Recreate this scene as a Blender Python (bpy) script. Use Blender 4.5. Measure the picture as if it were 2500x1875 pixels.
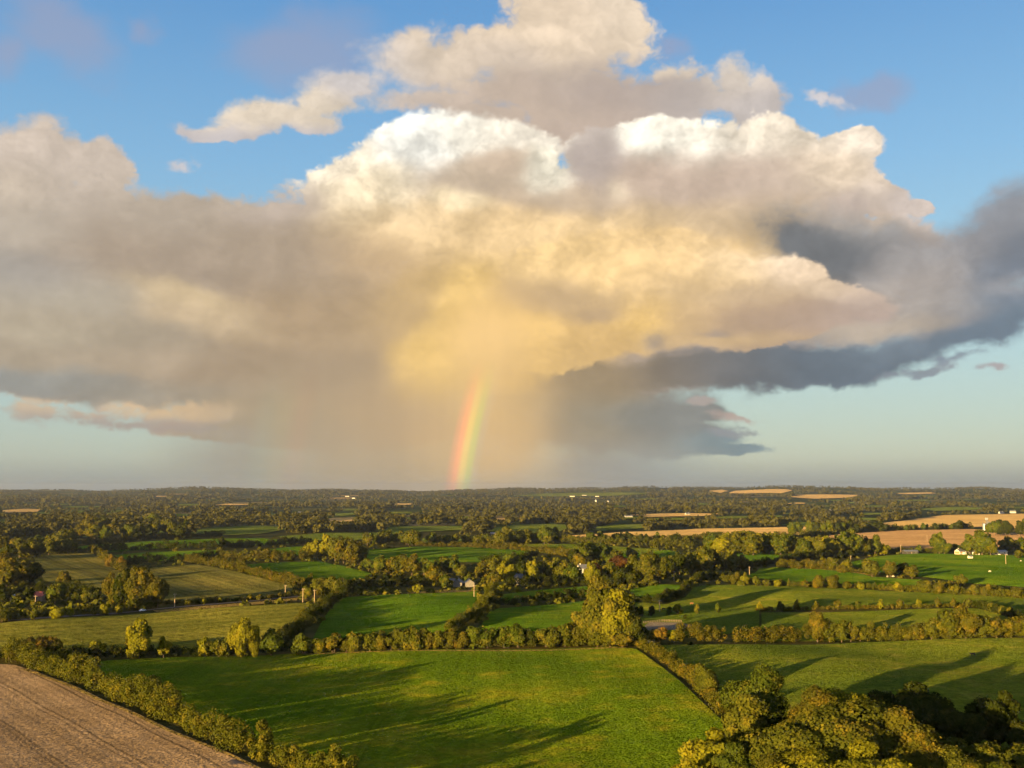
import bpy, bmesh, math, random
import numpy as np
from mathutils import Vector, Matrix
from mathutils.geometry import delaunay_2d_cdt

scene = bpy.context.scene
for o in list(bpy.data.objects):
    bpy.data.objects.remove(o, do_unlink=True)
COL = scene.collection
R = math.radians

# ------------------------------------------------------------------ camera
CAM_H = 75.0                      # drone height in metres
FOCAL = 2600.0                    # focal length in pixels of a 2500 px wide frame
HORIZON = 1057.0                  # height of the eye level line (2212 px wide survey sheet)
K = 2500.0 / 2212.0
PITCH = math.atan((HORIZON * K - 937.5) / FOCAL)
cam_data = bpy.data.cameras.new('camera')
cam_data.sensor_width = 36.0
cam_data.lens = 36.0 * FOCAL / 2500.0
cam_data.clip_start = 1.0
cam_data.clip_end = 60000.0
cam = bpy.data.objects.new('camera', cam_data)
COL.objects.link(cam)
cam.location = (0, 0, CAM_H)
cam.rotation_euler = (math.pi / 2 + PITCH, 0, 0)
scene.camera = cam

# ------------------------------------------------------------------ exposure and render settings
EXPOSURE = 1.9
vs = scene.view_settings
scene.display_settings.display_device = 'sRGB'
vs.view_transform = 'Standard'
vs.look = 'None'
vs.exposure = EXPOSURE
vs.gamma = 1.0
vs.use_curve_mapping = False
scene.render.engine = 'CYCLES'
cy = scene.cycles
cy.use_denoising = True
cy.max_bounces = 5
cy.diffuse_bounces = 2
cy.glossy_bounces = 2
cy.transmission_bounces = 3
cy.transparent_max_bounces = 6
cy.volume_bounces = 0
cy.caustics_reflective = False
cy.caustics_refractive = False
cy.use_adaptive_sampling = True
cy.adaptive_threshold = 0.02
cy.adaptive_min_samples = 8
try:
    scene.render.use_persistent_data = False
except Exception:
    pass

# ------------------------------------------------------------------ sun: low, behind the camera and to its left
SUN_EL = 5.5
ANTI_AZ = 38.7                    # the shadows run towards this azimuth (from +Y towards +X)
SUN_AZ = ANTI_AZ + 180.0
to_sun = Vector((math.sin(R(SUN_AZ)) * math.cos(R(SUN_EL)), math.cos(R(SUN_AZ)) * math.cos(R(SUN_EL)), math.sin(R(SUN_EL))))
sun_data = bpy.data.lights.new('sun', 'SUN')
sun_data.energy = 5.0
sun_data.angle = R(0.53)
sun_data.color = (1.0, 0.67, 0.25)
sun = bpy.data.objects.new('sun', sun_data)
COL.objects.link(sun)
sun.rotation_euler = to_sun.to_track_quat('Z', 'Y').to_euler()
sun.location = to_sun * 500

# ------------------------------------------------------------------ the sky: daylight sky with the evening's clouds and the rainbow
def lin(c):
    return tuple((v / 255.0 / 12.92) if v <= 10 else ((v / 255.0 + 0.055) / 1.055) ** 2.4 for v in c)

SKY_STRENGTH = 0.1
CLOUD_GAIN = 1.0 / (SKY_STRENGTH * 2 ** EXPOSURE)

def sheet_dir(px, py):
    """direction in the world of a mark on the survey sheet"""
    xc = (px * K - 1250.0) / FOCAL
    yc = -(py * K - 937.5) / FOCAL
    v = Vector((xc, math.cos(PITCH) - yc * math.sin(PITCH), math.sin(PITCH) + yc * math.cos(PITCH)))
    return v.normalized()

def azel(px, py):
    d = sheet_dir(px, py)
    return math.degrees(math.atan2(d.x, d.y)), math.degrees(math.asin(d.z))

DEG = math.degrees(K / FOCAL)     # degrees for one sheet pixel

world = bpy.data.worlds.new('World')
scene.world = world
world.use_nodes = True
wt = world.node_tree
wt.nodes.clear()

class NB:
    """small helper that writes shader nodes"""
    def __init__(self, tree):
        self.t = tree
    def put(self, sock, v):
        if v is None:
            return
        if isinstance(v, bpy.types.NodeSocket):
            self.t.links.new(v, sock)
        else:
            sock.default_value = v
    def m(self, op, a, b=None, c=None, clamp=False):
        n = self.t.nodes.new('ShaderNodeMath'); n.operation = op; n.use_clamp = clamp
        for s, v in zip(n.inputs, (a, b, c)):
            self.put(s, v)
        return n.outputs[0]
    def v(self, op, a, b=None, c=None, scale=None):
        n = self.t.nodes.new('ShaderNodeVectorMath'); n.operation = op
        self.put(n.inputs[0], a); self.put(n.inputs[1], b)
        if c is not None: self.put(n.inputs[2], c)
        if scale is not None: self.put(n.inputs['Scale'], scale)
        return n.outputs['Value'] if op in ('DOT_PRODUCT', 'LENGTH', 'DISTANCE') else n.outputs['Vector']
    def noise(self, vec, scale, detail=6, rough=0.55, lac=2.0, col=False, ntype='FBM'):
        n = self.t.nodes.new('ShaderNodeTexNoise'); n.noise_dimensions = '3D'
        n.noise_type = ntype
        self.put(n.inputs['Vector'], vec)
        n.inputs['Scale'].default_value = scale; n.inputs['Detail'].default_value = detail
        n.inputs['Roughness'].default_value = rough; n.inputs['Lacunarity'].default_value = lac
        return n.outputs['Color'] if col else n.outputs[0]
    def voro(self, vec, scale, detail=2, rough=0.5, smooth=0.5):
        n = self.t.nodes.new('ShaderNodeTexVoronoi'); n.feature = 'SMOOTH_F1' if smooth else 'F1'
        self.put(n.inputs['Vector'], vec)
        n.inputs['Scale'].default_value = scale; n.inputs['Detail'].default_value = detail
        n.inputs['Roughness'].default_value = rough
        if smooth: n.inputs['Smoothness'].default_value = smooth
        return n.outputs['Distance']
    def step(self, x, a, b, lo=0.0, hi=1.0, smooth=True):
        n = self.t.nodes.new('ShaderNodeMapRange'); n.interpolation_type = 'SMOOTHSTEP' if smooth else 'LINEAR'
        n.clamp = True
        for s, v in zip(n.inputs, (x, a, b, lo, hi)):
            self.put(s, v)
        return n.outputs[0]
    def mixc(self, f, a, b, mode='MIX'):
        n = self.t.nodes.new('ShaderNodeMix'); n.data_type = 'RGBA'; n.blend_type = mode
        n.clamp_factor = True
        self.put(n.inputs[0], f)
        for s, v in ((n.inputs[6], a), (n.inputs[7], b)):
            if isinstance(v, tuple) and len(v) == 3: v = v + (1.0,)
            self.put(s, v)
        return n.outputs[2]
    def ramp(self, x, stops, interp='LINEAR'):
        n = self.t.nodes.new('ShaderNodeValToRGB'); n.color_ramp.interpolation = interp
        e = n.color_ramp.elements
        while len(e) < len(stops): e.new(0.5)
        for q, (p, c) in zip(e, stops):
            q.position = p; q.color = tuple(c) + (1.0,) if len(c) == 3 else c
        self.put(n.inputs[0], x)
        return n.outputs[0]
    def mapping(self, vec, loc, rot, scl):
        n = self.t.nodes.new('ShaderNodeMapping'); n.vector_type = 'TEXTURE'
        self.put(n.inputs['Vector'], vec)
        n.inputs['Location'].default_value = loc; n.inputs['Rotation'].default_value = rot; n.inputs['Scale'].default_value = scl
        return n.outputs[0]

W = NB(wt)
tc = wt.nodes.new('ShaderNodeTexCoord')
DIRV = tc.outputs['Generated']
sep = wt.nodes.new('ShaderNodeSeparateXYZ'); wt.links.new(DIRV, sep.inputs[0])
AZ = W.m('DEGREES', W.m('ARCTAN2', sep.outputs[0], sep.outputs[1]))
EL = W.m('DEGREES', W.m('ARCSINE', sep.outputs[2]))
cmb = wt.nodes.new('ShaderNodeCombineXYZ'); wt.links.new(AZ, cmb.inputs[0]); wt.links.new(EL, cmb.inputs[1])
AE = cmb.outputs[0]

# shared turbulence of the air
NV = W.v('MULTIPLY', DIRV, (1.0, 1.0, 1.25))
warp_big = W.v('SUBTRACT', W.noise(NV, 7.0, 2, 0.5, col=True), (0.5, 0.5, 0.5))
warp_fine = W.v('SUBTRACT', W.noise(NV, 24.0, 5, 0.60, col=True), (0.5, 0.5, 0.5))
NW = W.v('MULTIPLY_ADD', warp_fine, (0.030, 0.030, 0.030), NV)
SHIFT = W.v('ADD', NW, (-0.015, -0.006, 0.017))        # a step through the cloud towards the light
fb = W.noise(NW, 13.0, 6, 0.56)
fb_s = W.noise(SHIFT, 13.0, 6, 0.56)
puff = W.m('ABSOLUTE', W.m('SUBTRACT', W.noise(NW, 30.0, 3, 0.60), 0.5))       # rounded puffs: creases where it is small
puff_s = W.m('ABSOLUTE', W.m('SUBTRACT', W.noise(SHIFT, 30.0, 3, 0.60), 0.5))
RELIEF_F = W.m('SUBTRACT', fb, fb_s)
RELIEF_F = W.step(RELIEF_F, -0.20, 0.20, -0.20, 0.20)
RELIEF_B = W.m('SUBTRACT', puff, puff_s)
RELIEF_B = W.step(RELIEF_B, -0.22, 0.22, -0.22, 0.22)
EDGE = W.m('ADD', W.m('SUBTRACT', fb, 0.5), W.m('MULTIPLY', W.m('SUBTRACT', puff, 0.10), 1.2))
STREAK = W.noise(W.v('MULTIPLY', AE, (0.9, 0.06, 0.0)), 1.0, 3, 0.6)
VEIL_N = W.noise(W.v('MULTIPLY', DIRV, (1.0, 1.0, 2.2)), 6.0, 4, 0.55)

def warped(big, fine):
    p = W.v('MULTIPLY_ADD', warp_big, (big, big * 0.8, 0.0), AE)
    return W.v('MULTIPLY_ADD', warp_fine, (fine, fine * 0.9, 0.0), p)

# clear sky
skyn = wt.nodes.new('ShaderNodeTexSky'); skyn.sky_type = 'NISHITA'; skyn.sun_disc = False
skyn.sun_elevation = R(SUN_EL); skyn.sun_rotation = R(SUN_AZ); skyn.altitude = 100
skyn.air_density = 1.0; skyn.dust_density = 0.6; skyn.ozone_density = 1.5
grad = W.ramp(W.m('DIVIDE', EL, 50.0, clamp=True), [
    (0.0, lin((160, 170, 166))), (0.05, lin((168, 184, 182))), (0.12, lin((166, 190, 196))), (0.22, lin((154, 192, 212))),
    (0.34, lin((128, 178, 218))), (0.50, lin((94, 151, 207))), (0.75, lin((66, 126, 194))), (1.0, lin((48, 104, 178)))])
clear = W.v('SCALE', W.mixc(0.15, W.v('SCALE', grad, scale=CLOUD_GAIN), skyn.outputs[0]), scale=1.0 / CLOUD_GAIN)
# marks of the cloud masses: middle, radii and tilt on the survey sheet (and the colour that the evening light gives them)
VEIL = [
    (150, 90, 170, 70, 20), (640, 110, 210, 100, -10), (330, 100, 60, 40, 0), (1440, 95, 60, 50, 0), (1870, 185, 70, 36, 0), (30, 110, 60, 60, 0),
]
B_A = [
    (1240, 55, 170, 110, 0), (1140, 125, 260, 76, 0), (920, 155, 200, 70, 8), (740, 185, 120, 40, -8), (690, 225, 70, 40, 0), (590, 250, 140, 38, -6), (460, 274, 100, 18, -3), (860, 220, 120, 30, 0),
    (1200, 205, 300, 66, 0), (980, 225, 170, 42, 5), (1335, 40, 60, 80, 10), (1585, 190, 60, 70, 0), (1490, 200, 150, 56, 0), (1645, 195, 34, 40, 0), (1320, 220, 150, 60, 0),
    (1620, 225, 76, 50, 0), (670, 275, 60, 24, 0), (1260, 262, 210, 50, 0), (1430, 236, 160, 40, 0), (1060, 246, 160, 30, 0),
]
B_C = [
    (1240, 60, 140, 70, 0, (234, 212, 184)), (1330, 30, 60, 60, 0, (236, 217, 192)), (930, 140, 110, 46, 0, (224, 205, 182)), (800, 165, 90, 46, 0, (206, 200, 198)),
    (1000, 220, 160, 36, 0, (204, 186, 170)), (1300, 190, 130, 42, 0, (184, 168, 158)), (1150, 225, 160, 40, 0, (202, 181, 161)), (1250, 265, 120, 24, 0, (196, 176, 160)), (600, 240, 120, 30, 0, (226, 210, 188)),
    (560, 292, 150, 16, 0, (200, 192, 190)), (1585, 160, 50, 44, 0, (226, 212, 196)), (1480, 205, 90, 36, 0, (192, 180, 172)), (1420, 152, 60, 14, 0, (232, 214, 190)),
    (1630, 240, 70, 36, 0, (196, 186, 180)), (1800, 214, 50, 20, 0, (212, 206, 208)), (1100, 140, 90, 30, 0, (214, 196, 176)),
]
M_A = [
    (90, 340, 105, 80, 0), (220, 360, 70, 60, 0), (170, 540, 300, 160, 0), (20, 470, 150, 130, 0), (480, 540, 270, 120, 8), (770, 405, 150, 72, -24), (870, 345, 190, 80, -22), (1010, 310, 150, 70, 0),
    (1090, 320, 150, 62, 0), (1400, 330, 200, 84, 0), (1640, 330, 160, 78, 8), (1820, 296, 76, 34, 0), (1790, 380, 110, 80, 20), (1900, 430, 80, 46, 32), (1980, 460, 46, 20, 30),
    (1060, 410, 280, 90, 0), (1000, 570, 560, 210, 0), (1480, 520, 420, 180, 0), (480, 720, 580, 170, 0), (900, 800, 520, 160, 0), (1850, 600, 260, 130, 0),
    (160, 800, 300, 74, 3), (1400, 700, 480, 110, 0), (1280, 800, 300, 70, 0), (640, 880, 240, 100, 0), (520, 940, 180, 30, 6),
]
M_C = [
    (60, 285, 110, 40, 0, (216, 200, 184)), (160, 380, 110, 60, 0, (207, 192, 177)), (310, 460, 130, 50, 10, (184, 170, 153)), (40, 400, 70, 40, 0, (209, 193, 173)), (60, 470, 90, 40, 0, (194, 182, 166)),
    (40, 580, 110, 40, 0, (174, 167, 158)), (330, 550, 190, 60, 5, (173, 156, 137)), (110, 630, 130, 36, 0, (188, 177, 158)), (390, 640, 90, 22, 14, (216, 192, 152)),
    (460, 690, 110, 26, 8, (208, 185, 151)), (200, 700, 190, 26, 8, (174, 160, 139)), (100, 700, 90, 30, 5, (190, 177, 154)), (620, 560, 140, 60, 0, (177, 159, 138)), (600, 440, 90, 40, 0, (193, 177, 163)), (520, 420, 60, 30, 0, (196, 181, 162)),
    (690, 375, 66, 30, -25, (255, 240, 214)), (780, 420, 80, 46, -10, (252, 232, 196)), (910, 300, 90, 50, -20, (255, 252, 240)), (1010, 285, 60, 30, 0, (255, 247, 228)),
    (860, 490, 130, 40, 0, (236, 208, 164)), (1010, 385, 90, 34, 0, (204, 184, 160)), (985, 430, 46, 18, 10, (250, 228, 186)), (1150, 275, 80, 26, 0, (253, 242, 222)),
    (1180, 365, 36, 34, -40, (255, 246, 222)), (1095, 345, 50, 24, 0, (212, 190, 166)), (1285, 330, 40, 80, 0, (190, 176, 167)), (1250, 430, 120, 32, 0, (205, 183, 157)), (1330, 410, 26, 20, 0, (242, 222, 190)),
    (1390, 248, 56, 30, 20, (255, 247, 228)), (1480, 285, 90, 40, 10, (255, 248, 230)), (1640, 275, 120, 34, 0, (250, 235, 212)), (1850, 278, 70, 30, 0, (244, 228, 207)),
    (1480, 385, 150, 44, 0, (206, 184, 165)), (1660, 400, 90, 40, 0, (206, 186, 168)), (1780, 360, 60, 40, 0, (238, 217, 190)), (1890, 380, 26, 46, 0, (232, 213, 192)), (1830, 440, 60, 30, 0, (190, 175, 166)),
    (1960, 445, 60, 22, 30, (216, 201, 190)), (1550, 470, 190, 36, 0, (214, 188, 152)), (1000, 520, 160, 46, 0, (244, 210, 157)), (1250, 510, 180, 42, 0, (246, 212, 158)),
    (1450, 560, 180, 46, 0, (246, 210, 154)), (800, 560, 100, 40, 0, (210, 180, 140)), (700, 680, 160, 66, 0, (181, 157, 126)), (900, 630, 110, 40, -30, (204, 173, 123)),
    (1010, 670, 60, 80, 20, (250, 210, 130)), (905, 770, 50, 46, 0, (246, 206, 124)), (1120, 740, 100, 60, 0, (240, 198, 122)), (1160, 640, 90, 36, 0, (196, 168, 132)),
    (1260, 590, 120, 36, 0, (246, 209, 150)), (560, 800, 190, 50, 0, (172, 152, 127)), (100, 760, 140, 32, 0, (175, 161, 140)), (80, 820, 160, 22, 0, (155, 156, 151)),
    (300, 775, 120, 22, 0, (186, 168, 144)), (330, 835, 170, 22, 0, (164, 154, 137)), (80, 880, 40, 12, 0, (210, 182, 150)), (165, 888, 26, 9, 0, (204, 178, 152)), (275, 880, 20, 12, 0, (212, 184, 150)), (420, 890, 80, 20, 0, (208, 180, 144)), (200, 890, 130, 8, 0, (179, 162, 145)),
    (330, 925, 240, 9, 4, (179, 162, 140)), (620, 900, 120, 50, 0, (174, 154, 124)),
]
D_A = [
    (1780, 535, 150, 76, 18), (1880, 570, 140, 70, 0), (2120, 575, 220, 95, -24), (2230, 520, 150, 90, -10), (2080, 670, 260, 70, -6), (1850, 715, 270, 46, -6),
]
D_C = [
    (1740, 525, 100, 46, 20, (115, 117, 119)), (1840, 560, 70, 36, 0, (121, 123, 126)), (1840, 462, 120, 36, 20, (177, 170, 163)), (2010, 590, 130, 36, -24, (179, 170, 163)), (1930, 505, 60, 30, 0, (155, 152, 150)), (1960, 560, 60, 26, -20, (165, 159, 155)),
    (2140, 475, 120, 36, -20, (147, 151, 158)), (2170, 545, 90, 46, 0, (123, 131, 142)), (2000, 650, 130, 36, 0, (175, 166, 158)), (2180, 650, 100, 40, 0, (115, 131, 147)), (2190, 610, 40, 16, 0, (169, 167, 168)),
    (1900, 700, 140, 26, 0, (187, 172, 154)), (2060, 720, 120, 20, -6, (125, 142, 155)),
]
S_A = [
    (1480, 806, 400, 50, -3), (1780, 796, 230, 48, -5), (1980, 752, 180, 36, -14), (2120, 712, 130, 38, -16), (1280, 905, 300, 95, 0), (1470, 897, 130, 26, 0), (1400, 948, 230, 48, 0), (1570, 967, 105, 16, 2),
]
S_C = [
    (1960, 745, 130, 30, -10, (121, 133, 143)), (1800, 800, 150, 40, 0, (107, 118, 128)), (1580, 808, 110, 36, 0, (119, 119, 119)), (2120, 712, 110, 30, -10, (119, 134, 148)), (1450, 812, 90, 34, 0, (133, 124, 113)),
    (1280, 818, 120, 40, 0, (163, 142, 111)), (1250, 920, 120, 80, 0, (163, 150, 125)), (1420, 900, 110, 40, 0, (141, 142, 137)), (1380, 972, 150, 24, 0, (156, 153, 139)), (1570, 962, 110, 22, 0, (133, 151, 156)), (2030, 700, 70, 16, -10, (167, 158, 153)),
]
G_A = [
    (1350, 600, 300, 110, 0), (1560, 590, 110, 52, 0), (1690, 615, 110, 66, 18), (1820, 652, 120, 42, 12), (1400, 705, 310, 62, -4), (1700, 700, 220, 50, -8), (1200, 730, 200, 70, 0),
]
G_C = [
    (1180, 560, 130, 42, 0, (246, 210, 150)), (1300, 600, 110, 42, 0, (247, 210, 150)), (1160, 640, 90, 30, 0, (192, 165, 130)), (1270, 660, 90, 24, 10, (206, 176, 134)), (1450, 560, 110, 42, 0, (247, 211, 154)), (1480, 640, 120, 36, 0, (228, 196, 148)),
    (1600, 560, 70, 40, 0, (248, 217, 170)), (1690, 560, 60, 24, 20, (240, 216, 186)), (1770, 610, 110, 26, 16, (242, 215, 182)), (1890, 645, 70, 30, 12, (188, 170, 160)), (1620, 640, 80, 20, 0, (206, 180, 148)),
    (1400, 690, 54, 36, 0, (248, 206, 128)), (1490, 690, 60, 30, 0, (226, 192, 140)), (1620, 690, 130, 30, 0, (186, 160, 134)), (1540, 745, 120, 22, 0, (208, 178, 136)), (1780, 690, 110, 26, 0, (190, 167, 149)),
    (1290, 745, 90, 36, 0, (228, 190, 128)), (1412, 742, 22, 12, 0, (146, 139, 137)), (1550, 722, 26, 8, 0, (152, 142, 138)), (1120, 740, 80, 60, 0, (242, 200, 124)), (1650, 765, 160, 16, 0, (178, 156, 136)), (1900, 690, 90, 22, 0, (182, 164, 154)), (1290, 690, 40, 12, 0, (186, 160, 128)),
]
R_A = [
    (830, 1000, 520, 380, 0), (540, 1020, 240, 150, 0), (1060, 760, 180, 200, 10), (1060, 960, 270, 330, 0), (1300, 1030, 330, 120, 0),
]
R_C = [
    (1040, 720, 100, 90, 0, (252, 210, 142)), (905, 770, 70, 60, 0, (250, 208, 138)), (1010, 840, 110, 60, 0, (233, 195, 132)), (1120, 850, 90, 80, 0, (224, 187, 130)), (1000, 960, 100, 80, 0, (218, 183, 132)), (1110, 980, 90, 120, 0, (222, 187, 136)), (1080, 1044, 130, 24, 0, (212, 184, 140)),
    (830, 880, 110, 90, 0, (192, 166, 130)), (700, 780, 120, 70, 0, (182, 161, 132)), (640, 960, 120, 90, 0, (178, 162, 136)), (800, 1000, 140, 60, 0, (187, 166, 134)), (1290, 930, 110, 100, 0, (162, 150, 132)), (1300, 1036, 130, 34, 0, (166, 161, 148)), (1470, 1020, 160, 60, 0, (156, 162, 160)),
    (520, 1000, 90, 80, 0, (164, 161, 148)),
]

X_A = [
    (85, 890, 80, 32, 0), (175, 896, 66, 22, 0), (272, 892, 60, 32, 0), (345, 900, 70, 26, 0), (430, 894, 100, 38, 0), (300, 914, 260, 18, 4),
    (1610, 905, 60, 12, 4), (1600, 936, 90, 13, 3), (2150, 792, 60, 12, -4), (1510, 870, 40, 9, 0), (2000, 802, 90, 13, -6), (1800, 213, 60, 22, 20), (390, 348, 40, 22, 0), (2080, 770, 90, 16, -10),
]
X_C = [
    (85, 882, 50, 14, 0, (212, 185, 152)), (175, 890, 30, 9, 0, (200, 176, 150)), (272, 882, 26, 14, 0, (214, 187, 152)), (430, 884, 90, 20, 0, (212, 184, 147)), (300, 915, 260, 14, 4, (170, 156, 146)),
    (1610, 902, 50, 8, 0, (186, 166, 155)), (1600, 936, 90, 8, 0, (150, 152, 154)), (2150, 790, 60, 14, 0, (178, 163, 162)), (2000, 802, 90, 12, 0, (134, 140, 150)), (1800, 212, 60, 22, 0, (222, 212, 208)), (390, 348, 40, 20, 0, (206, 200, 200)), (2080, 770, 90, 14, 0, (130, 140, 153)),
]
LAYERS = [   # back to front: name, outline, join, edge roughness, edge from, edge to, extra softness, most cover, colours, base colour, relief, puffs, wander
    ('veil', VEIL, 0.30, 1.6, -0.15, 0.9, 0.0, 0.60, [], (160, 164, 188), 0.0, 0.0, (5.0, 3.0)),
    ('beige', B_A, 0.22, 1.15, -0.14, 0.20, 0.50, 0.98, B_C, (205, 190, 176), 1.5, 0.9, (2.6, 1.6)),
    ('shower', M_A, 0.12, 0.62, -0.07, 0.08, 0.16, 1.0, M_C, (176, 160, 146), 2.2, 1.3, (2.4, 1.5)),
    ('shade', D_A, 0.20, 0.80, -0.42, 0.34, 0.25, 1.0, D_C, (142, 139, 142), 3.2, 1.6, (2.2, 1.6)),
    ('base', S_A, 0.14, 0.80, -0.10, 0.24, 0.30, 1.0, S_C, (138, 136, 136), 2.4, 1.2, (1.8, 1.3)),
    ('sunlit', G_A, 0.16, 0.46, -0.03, 0.08, 0.30, 1.0, G_C, (214, 184, 146), 2.0, 1.2, (1.5, 1.4)),
    ('scraps', X_A, 0.20, 2.6, -0.05, 0.75, 0.0, 0.85, X_C, (176, 164, 156), 1.0, 0.8, (1.2, 1.2)),
    ('rain', R_A, 0.34, 0.0, -0.04, 0.85, 0.0, 0.94, R_C, (186, 160, 122), 0.0, 0.0, (1.6, 0.5)),
]
PATHS = [warped(*l[12]) for l in LAYERS]
SOFT = W.step(VEIL_N, 0.38, 0.66)          # some rims are torn and soft, others crisp
anti = -to_sun
THETA = W.m('DEGREES', W.m('ARCCOSINE', W.v('DOT_PRODUCT', DIRV, tuple(anti))))

def sky_part(name, az0, az1, el0, el1, bow):
    """one part of the sky dome, with the cloud masses that reach into it"""
    g = bpy.data.node_groups.new(name, 'ShaderNodeTree')
    N = NB(g)
    gi = g.nodes.new('NodeGroupInput'); go = g.nodes.new('NodeGroupOutput')
    socks = {}
    for nm, typ in [('clear', 'NodeSocketVector')] + [('path%d' % i, 'NodeSocketVector') for i in range(len(LAYERS))] + \
            [(n_, 'NodeSocketFloat') for n_ in ('edge', 'veil', 'soft', 'relief_f', 'relief_b', 'streak', 'el', 'az', 'theta')]:
        g.interface.new_socket(nm, in_out='INPUT', socket_type=typ)
    g.interface.new_socket('sky', in_out='OUTPUT', socket_type='NodeSocketShader')
    I = {s.name: s for s in gi.outputs}

    def near(b, reach):
        a, e = azel(b[0], b[1])
        r = (b[2] if len(b) > 4 and not b[4] else max(b[2], b[3])) * DEG * reach + 1.4
        s = (b[3] if len(b) > 4 and not b[4] else max(b[2], b[3])) * DEG * reach + 1.4
        return az0 - r < a < az1 + r and el0 - s < e < el1 + s

    def dist2(p, cx, cy_, rx, ry, rot=0.0):
        a, e = azel(cx, cy_)
        rx *= DEG; ry *= DEG
        if not rot:
            q = N.v('MULTIPLY_ADD', p, (1 / rx, 1 / ry, 0.0), (-a / rx, -e / ry, 0.0))
            return N.v('DOT_PRODUCT', q, q)
        c, s_ = math.cos(R(-rot)), math.sin(R(-rot))
        u = N.m('SUBTRACT', N.v('DOT_PRODUCT', p, (c / rx, s_ / rx, 0.0)), (c * a + s_ * e) / rx)
        v = N.m('SUBTRACT', N.v('DOT_PRODUCT', p, (-s_ / ry, c / ry, 0.0)), (-s_ * a + c * e) / ry)
        return N.m('MULTIPLY_ADD', u, u, N.m('MULTIPLY', v, v))

    def bg(col):
        b = g.nodes.new('ShaderNodeBackground'); b.inputs[1].default_value = SKY_STRENGTH
        N.put(b.inputs[0], N.v('SCALE', col, scale=CLOUD_GAIN))
        return b.outputs[0]

    def mix(f, a, b):
        return N.v('ADD', a, N.v('SCALE', N.v('SUBTRACT', b, a), scale=f))

    cur = I['clear']
    rain_cover = None
    for i, (nm, outline, join, er, e0, e1, soft, cover, spots, base, kf, kb, _) in enumerate(LAYERS):
        bl = [b for b in outline if near(b, 1.28)]
        if not bl:
            continue
        p = N.v('ADD', I['path%d' % i], (az0 * 1e-5, el0 * 1e-5, 0.0))     # keeps the parts' shapes apart
        acc = None
        for b in bl:
            d = N.m('SUBTRACT', 1.0, N.m('SQRT', dist2(p, *b)))
            acc = d if acc is None else N.m('SMOOTH_MAX', acc, d, join)
        if er:
            acc = N.m('ADD', acc, N.m('MULTIPLY', N.m('SUBTRACT', I['veil'], 0.5) if nm == 'veil' else I['edge'], er))
        a = N.m('MULTIPLY', N.step(acc, e0, N.m('MULTIPLY_ADD', I['soft'], soft, e1) if soft else e1), cover)
        if nm == 'rain': rain_cover = a
        col = tuple(v * 0.02 for v in lin(base)); wsum = 0.02
        for s in [s for s in spots if near(s, 2.1)]:
            w = N.m('POWER', 0.3679, dist2(p, *s[:5]))
            col = N.v('ADD', N.v('SCALE', lin(s[5]), scale=w), col)
            wsum = N.m('ADD', w, wsum)
        if isinstance(col, tuple):
            col = N.v('SCALE', lin(base), scale=1.0)
        else:
            col = N.v('SCALE', col, scale=N.m('DIVIDE', 1.0, wsum))
        if kf:
            k = N.m('ADD', N.m('MULTIPLY', I['relief_f'], kf), N.m('MULTIPLY', I['relief_b'], kb))
            k = N.m('MULTIPLY', k, N.step(N.v('DOT_PRODUCT', col, (0.3, 0.6, 0.1)), 0.40, 0.92, 0.24, 0.95))     # crisp where the sun strikes, soft in the shade
            k = N.m('MAXIMUM', N.m('MULTIPLY', k, 0.80), N.m('MULTIPLY', k, 0.62))      # light bounces into the hollows
            col = N.v('SCALE', col, scale=N.m('ADD', k, 1.0))
        if nm == 'rain':
            col = N.v('SCALE', col, scale=N.step(I['streak'], 0.2, 0.8, 0.95, 1.05, False))
        cur = mix(a, cur, col)
    if el0 < 3.0:        # pale air low over the far land
        f = N.m('MULTIPLY', N.step(I['el'], 1.9, -0.2), 0.62 if rain_cover is None else N.m('SUBTRACT', 0.62, N.m('MULTIPLY', rain_cover, 0.5)))
        cur = mix(f, cur, lin((138, 147, 150)))
    if bow:              # rainbow: rings about the point opposite the sun, seen where the rain falls
        b1 = N.ramp(N.step(I['theta'], 40.8, 42.7, 0, 1, False), [
            (0.0, (0, 0, 0)), (0.18, (-0.02, 0.02, 0.03)), (0.36, (0.02, 0.11, -0.05)), (0.55, (0.20, 0.14, -0.12)), (0.72, (0.28, 0.02, -0.10)), (0.87, (0.11, -0.04, -0.02)), (1.0, (0, 0, 0))], 'EASE')
        b2 = N.ramp(N.step(I['theta'], 49.8, 53.4, 0, 1, False), [
            (0.0, (0, 0, 0)), (0.25, (0.030, 0.006, 0.0)), (0.5, (0.016, 0.016, 0.0)), (0.75, (0.0, 0.018, 0.012)), (1.0, (0, 0, 0))], 'EASE')
        rain = N.m('MULTIPLY', N.step(I['el'], 7.2, 3.2), BOW_GAIN)
        k1 = N.m('MULTIPLY', rain, N.m('MULTIPLY', N.step(I['az'], -8.0, -5.0), N.step(I['az'], 6.0, 2.0)))
        k2 = N.m('MULTIPLY', rain, N.step(I['az'], -20.0, -10.0))
        col = N.v('ADD', N.v('SCALE', b1, scale=k1), N.v('SCALE', b2, scale=k2))
        cur = N.v('ADD', cur, col)
    g.links.new(bg(cur), go.inputs[0])
    return g

def use_part(g):
    n = wt.nodes.new('ShaderNodeGroup'); n.node_tree = g
    for nm, s in [('clear', clear), ('edge', EDGE), ('veil', VEIL_N), ('soft', SOFT), ('relief_f', RELIEF_F), ('relief_b', RELIEF_B), ('streak', STREAK), ('el', EL), ('az', AZ), ('theta', THETA)] + \
            [('path%d' % i, p) for i, p in enumerate(PATHS)]:
        wt.links.new(s, n.inputs[nm])
    return n.outputs[0]

def wmix(f, a, b):
    n = wt.nodes.new('ShaderNodeMixShader')
    wt.links.new(f, n.inputs[0]); wt.links.new(a, n.inputs[1]); wt.links.new(b, n.inputs[2])
    return n.outputs[0]

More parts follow.
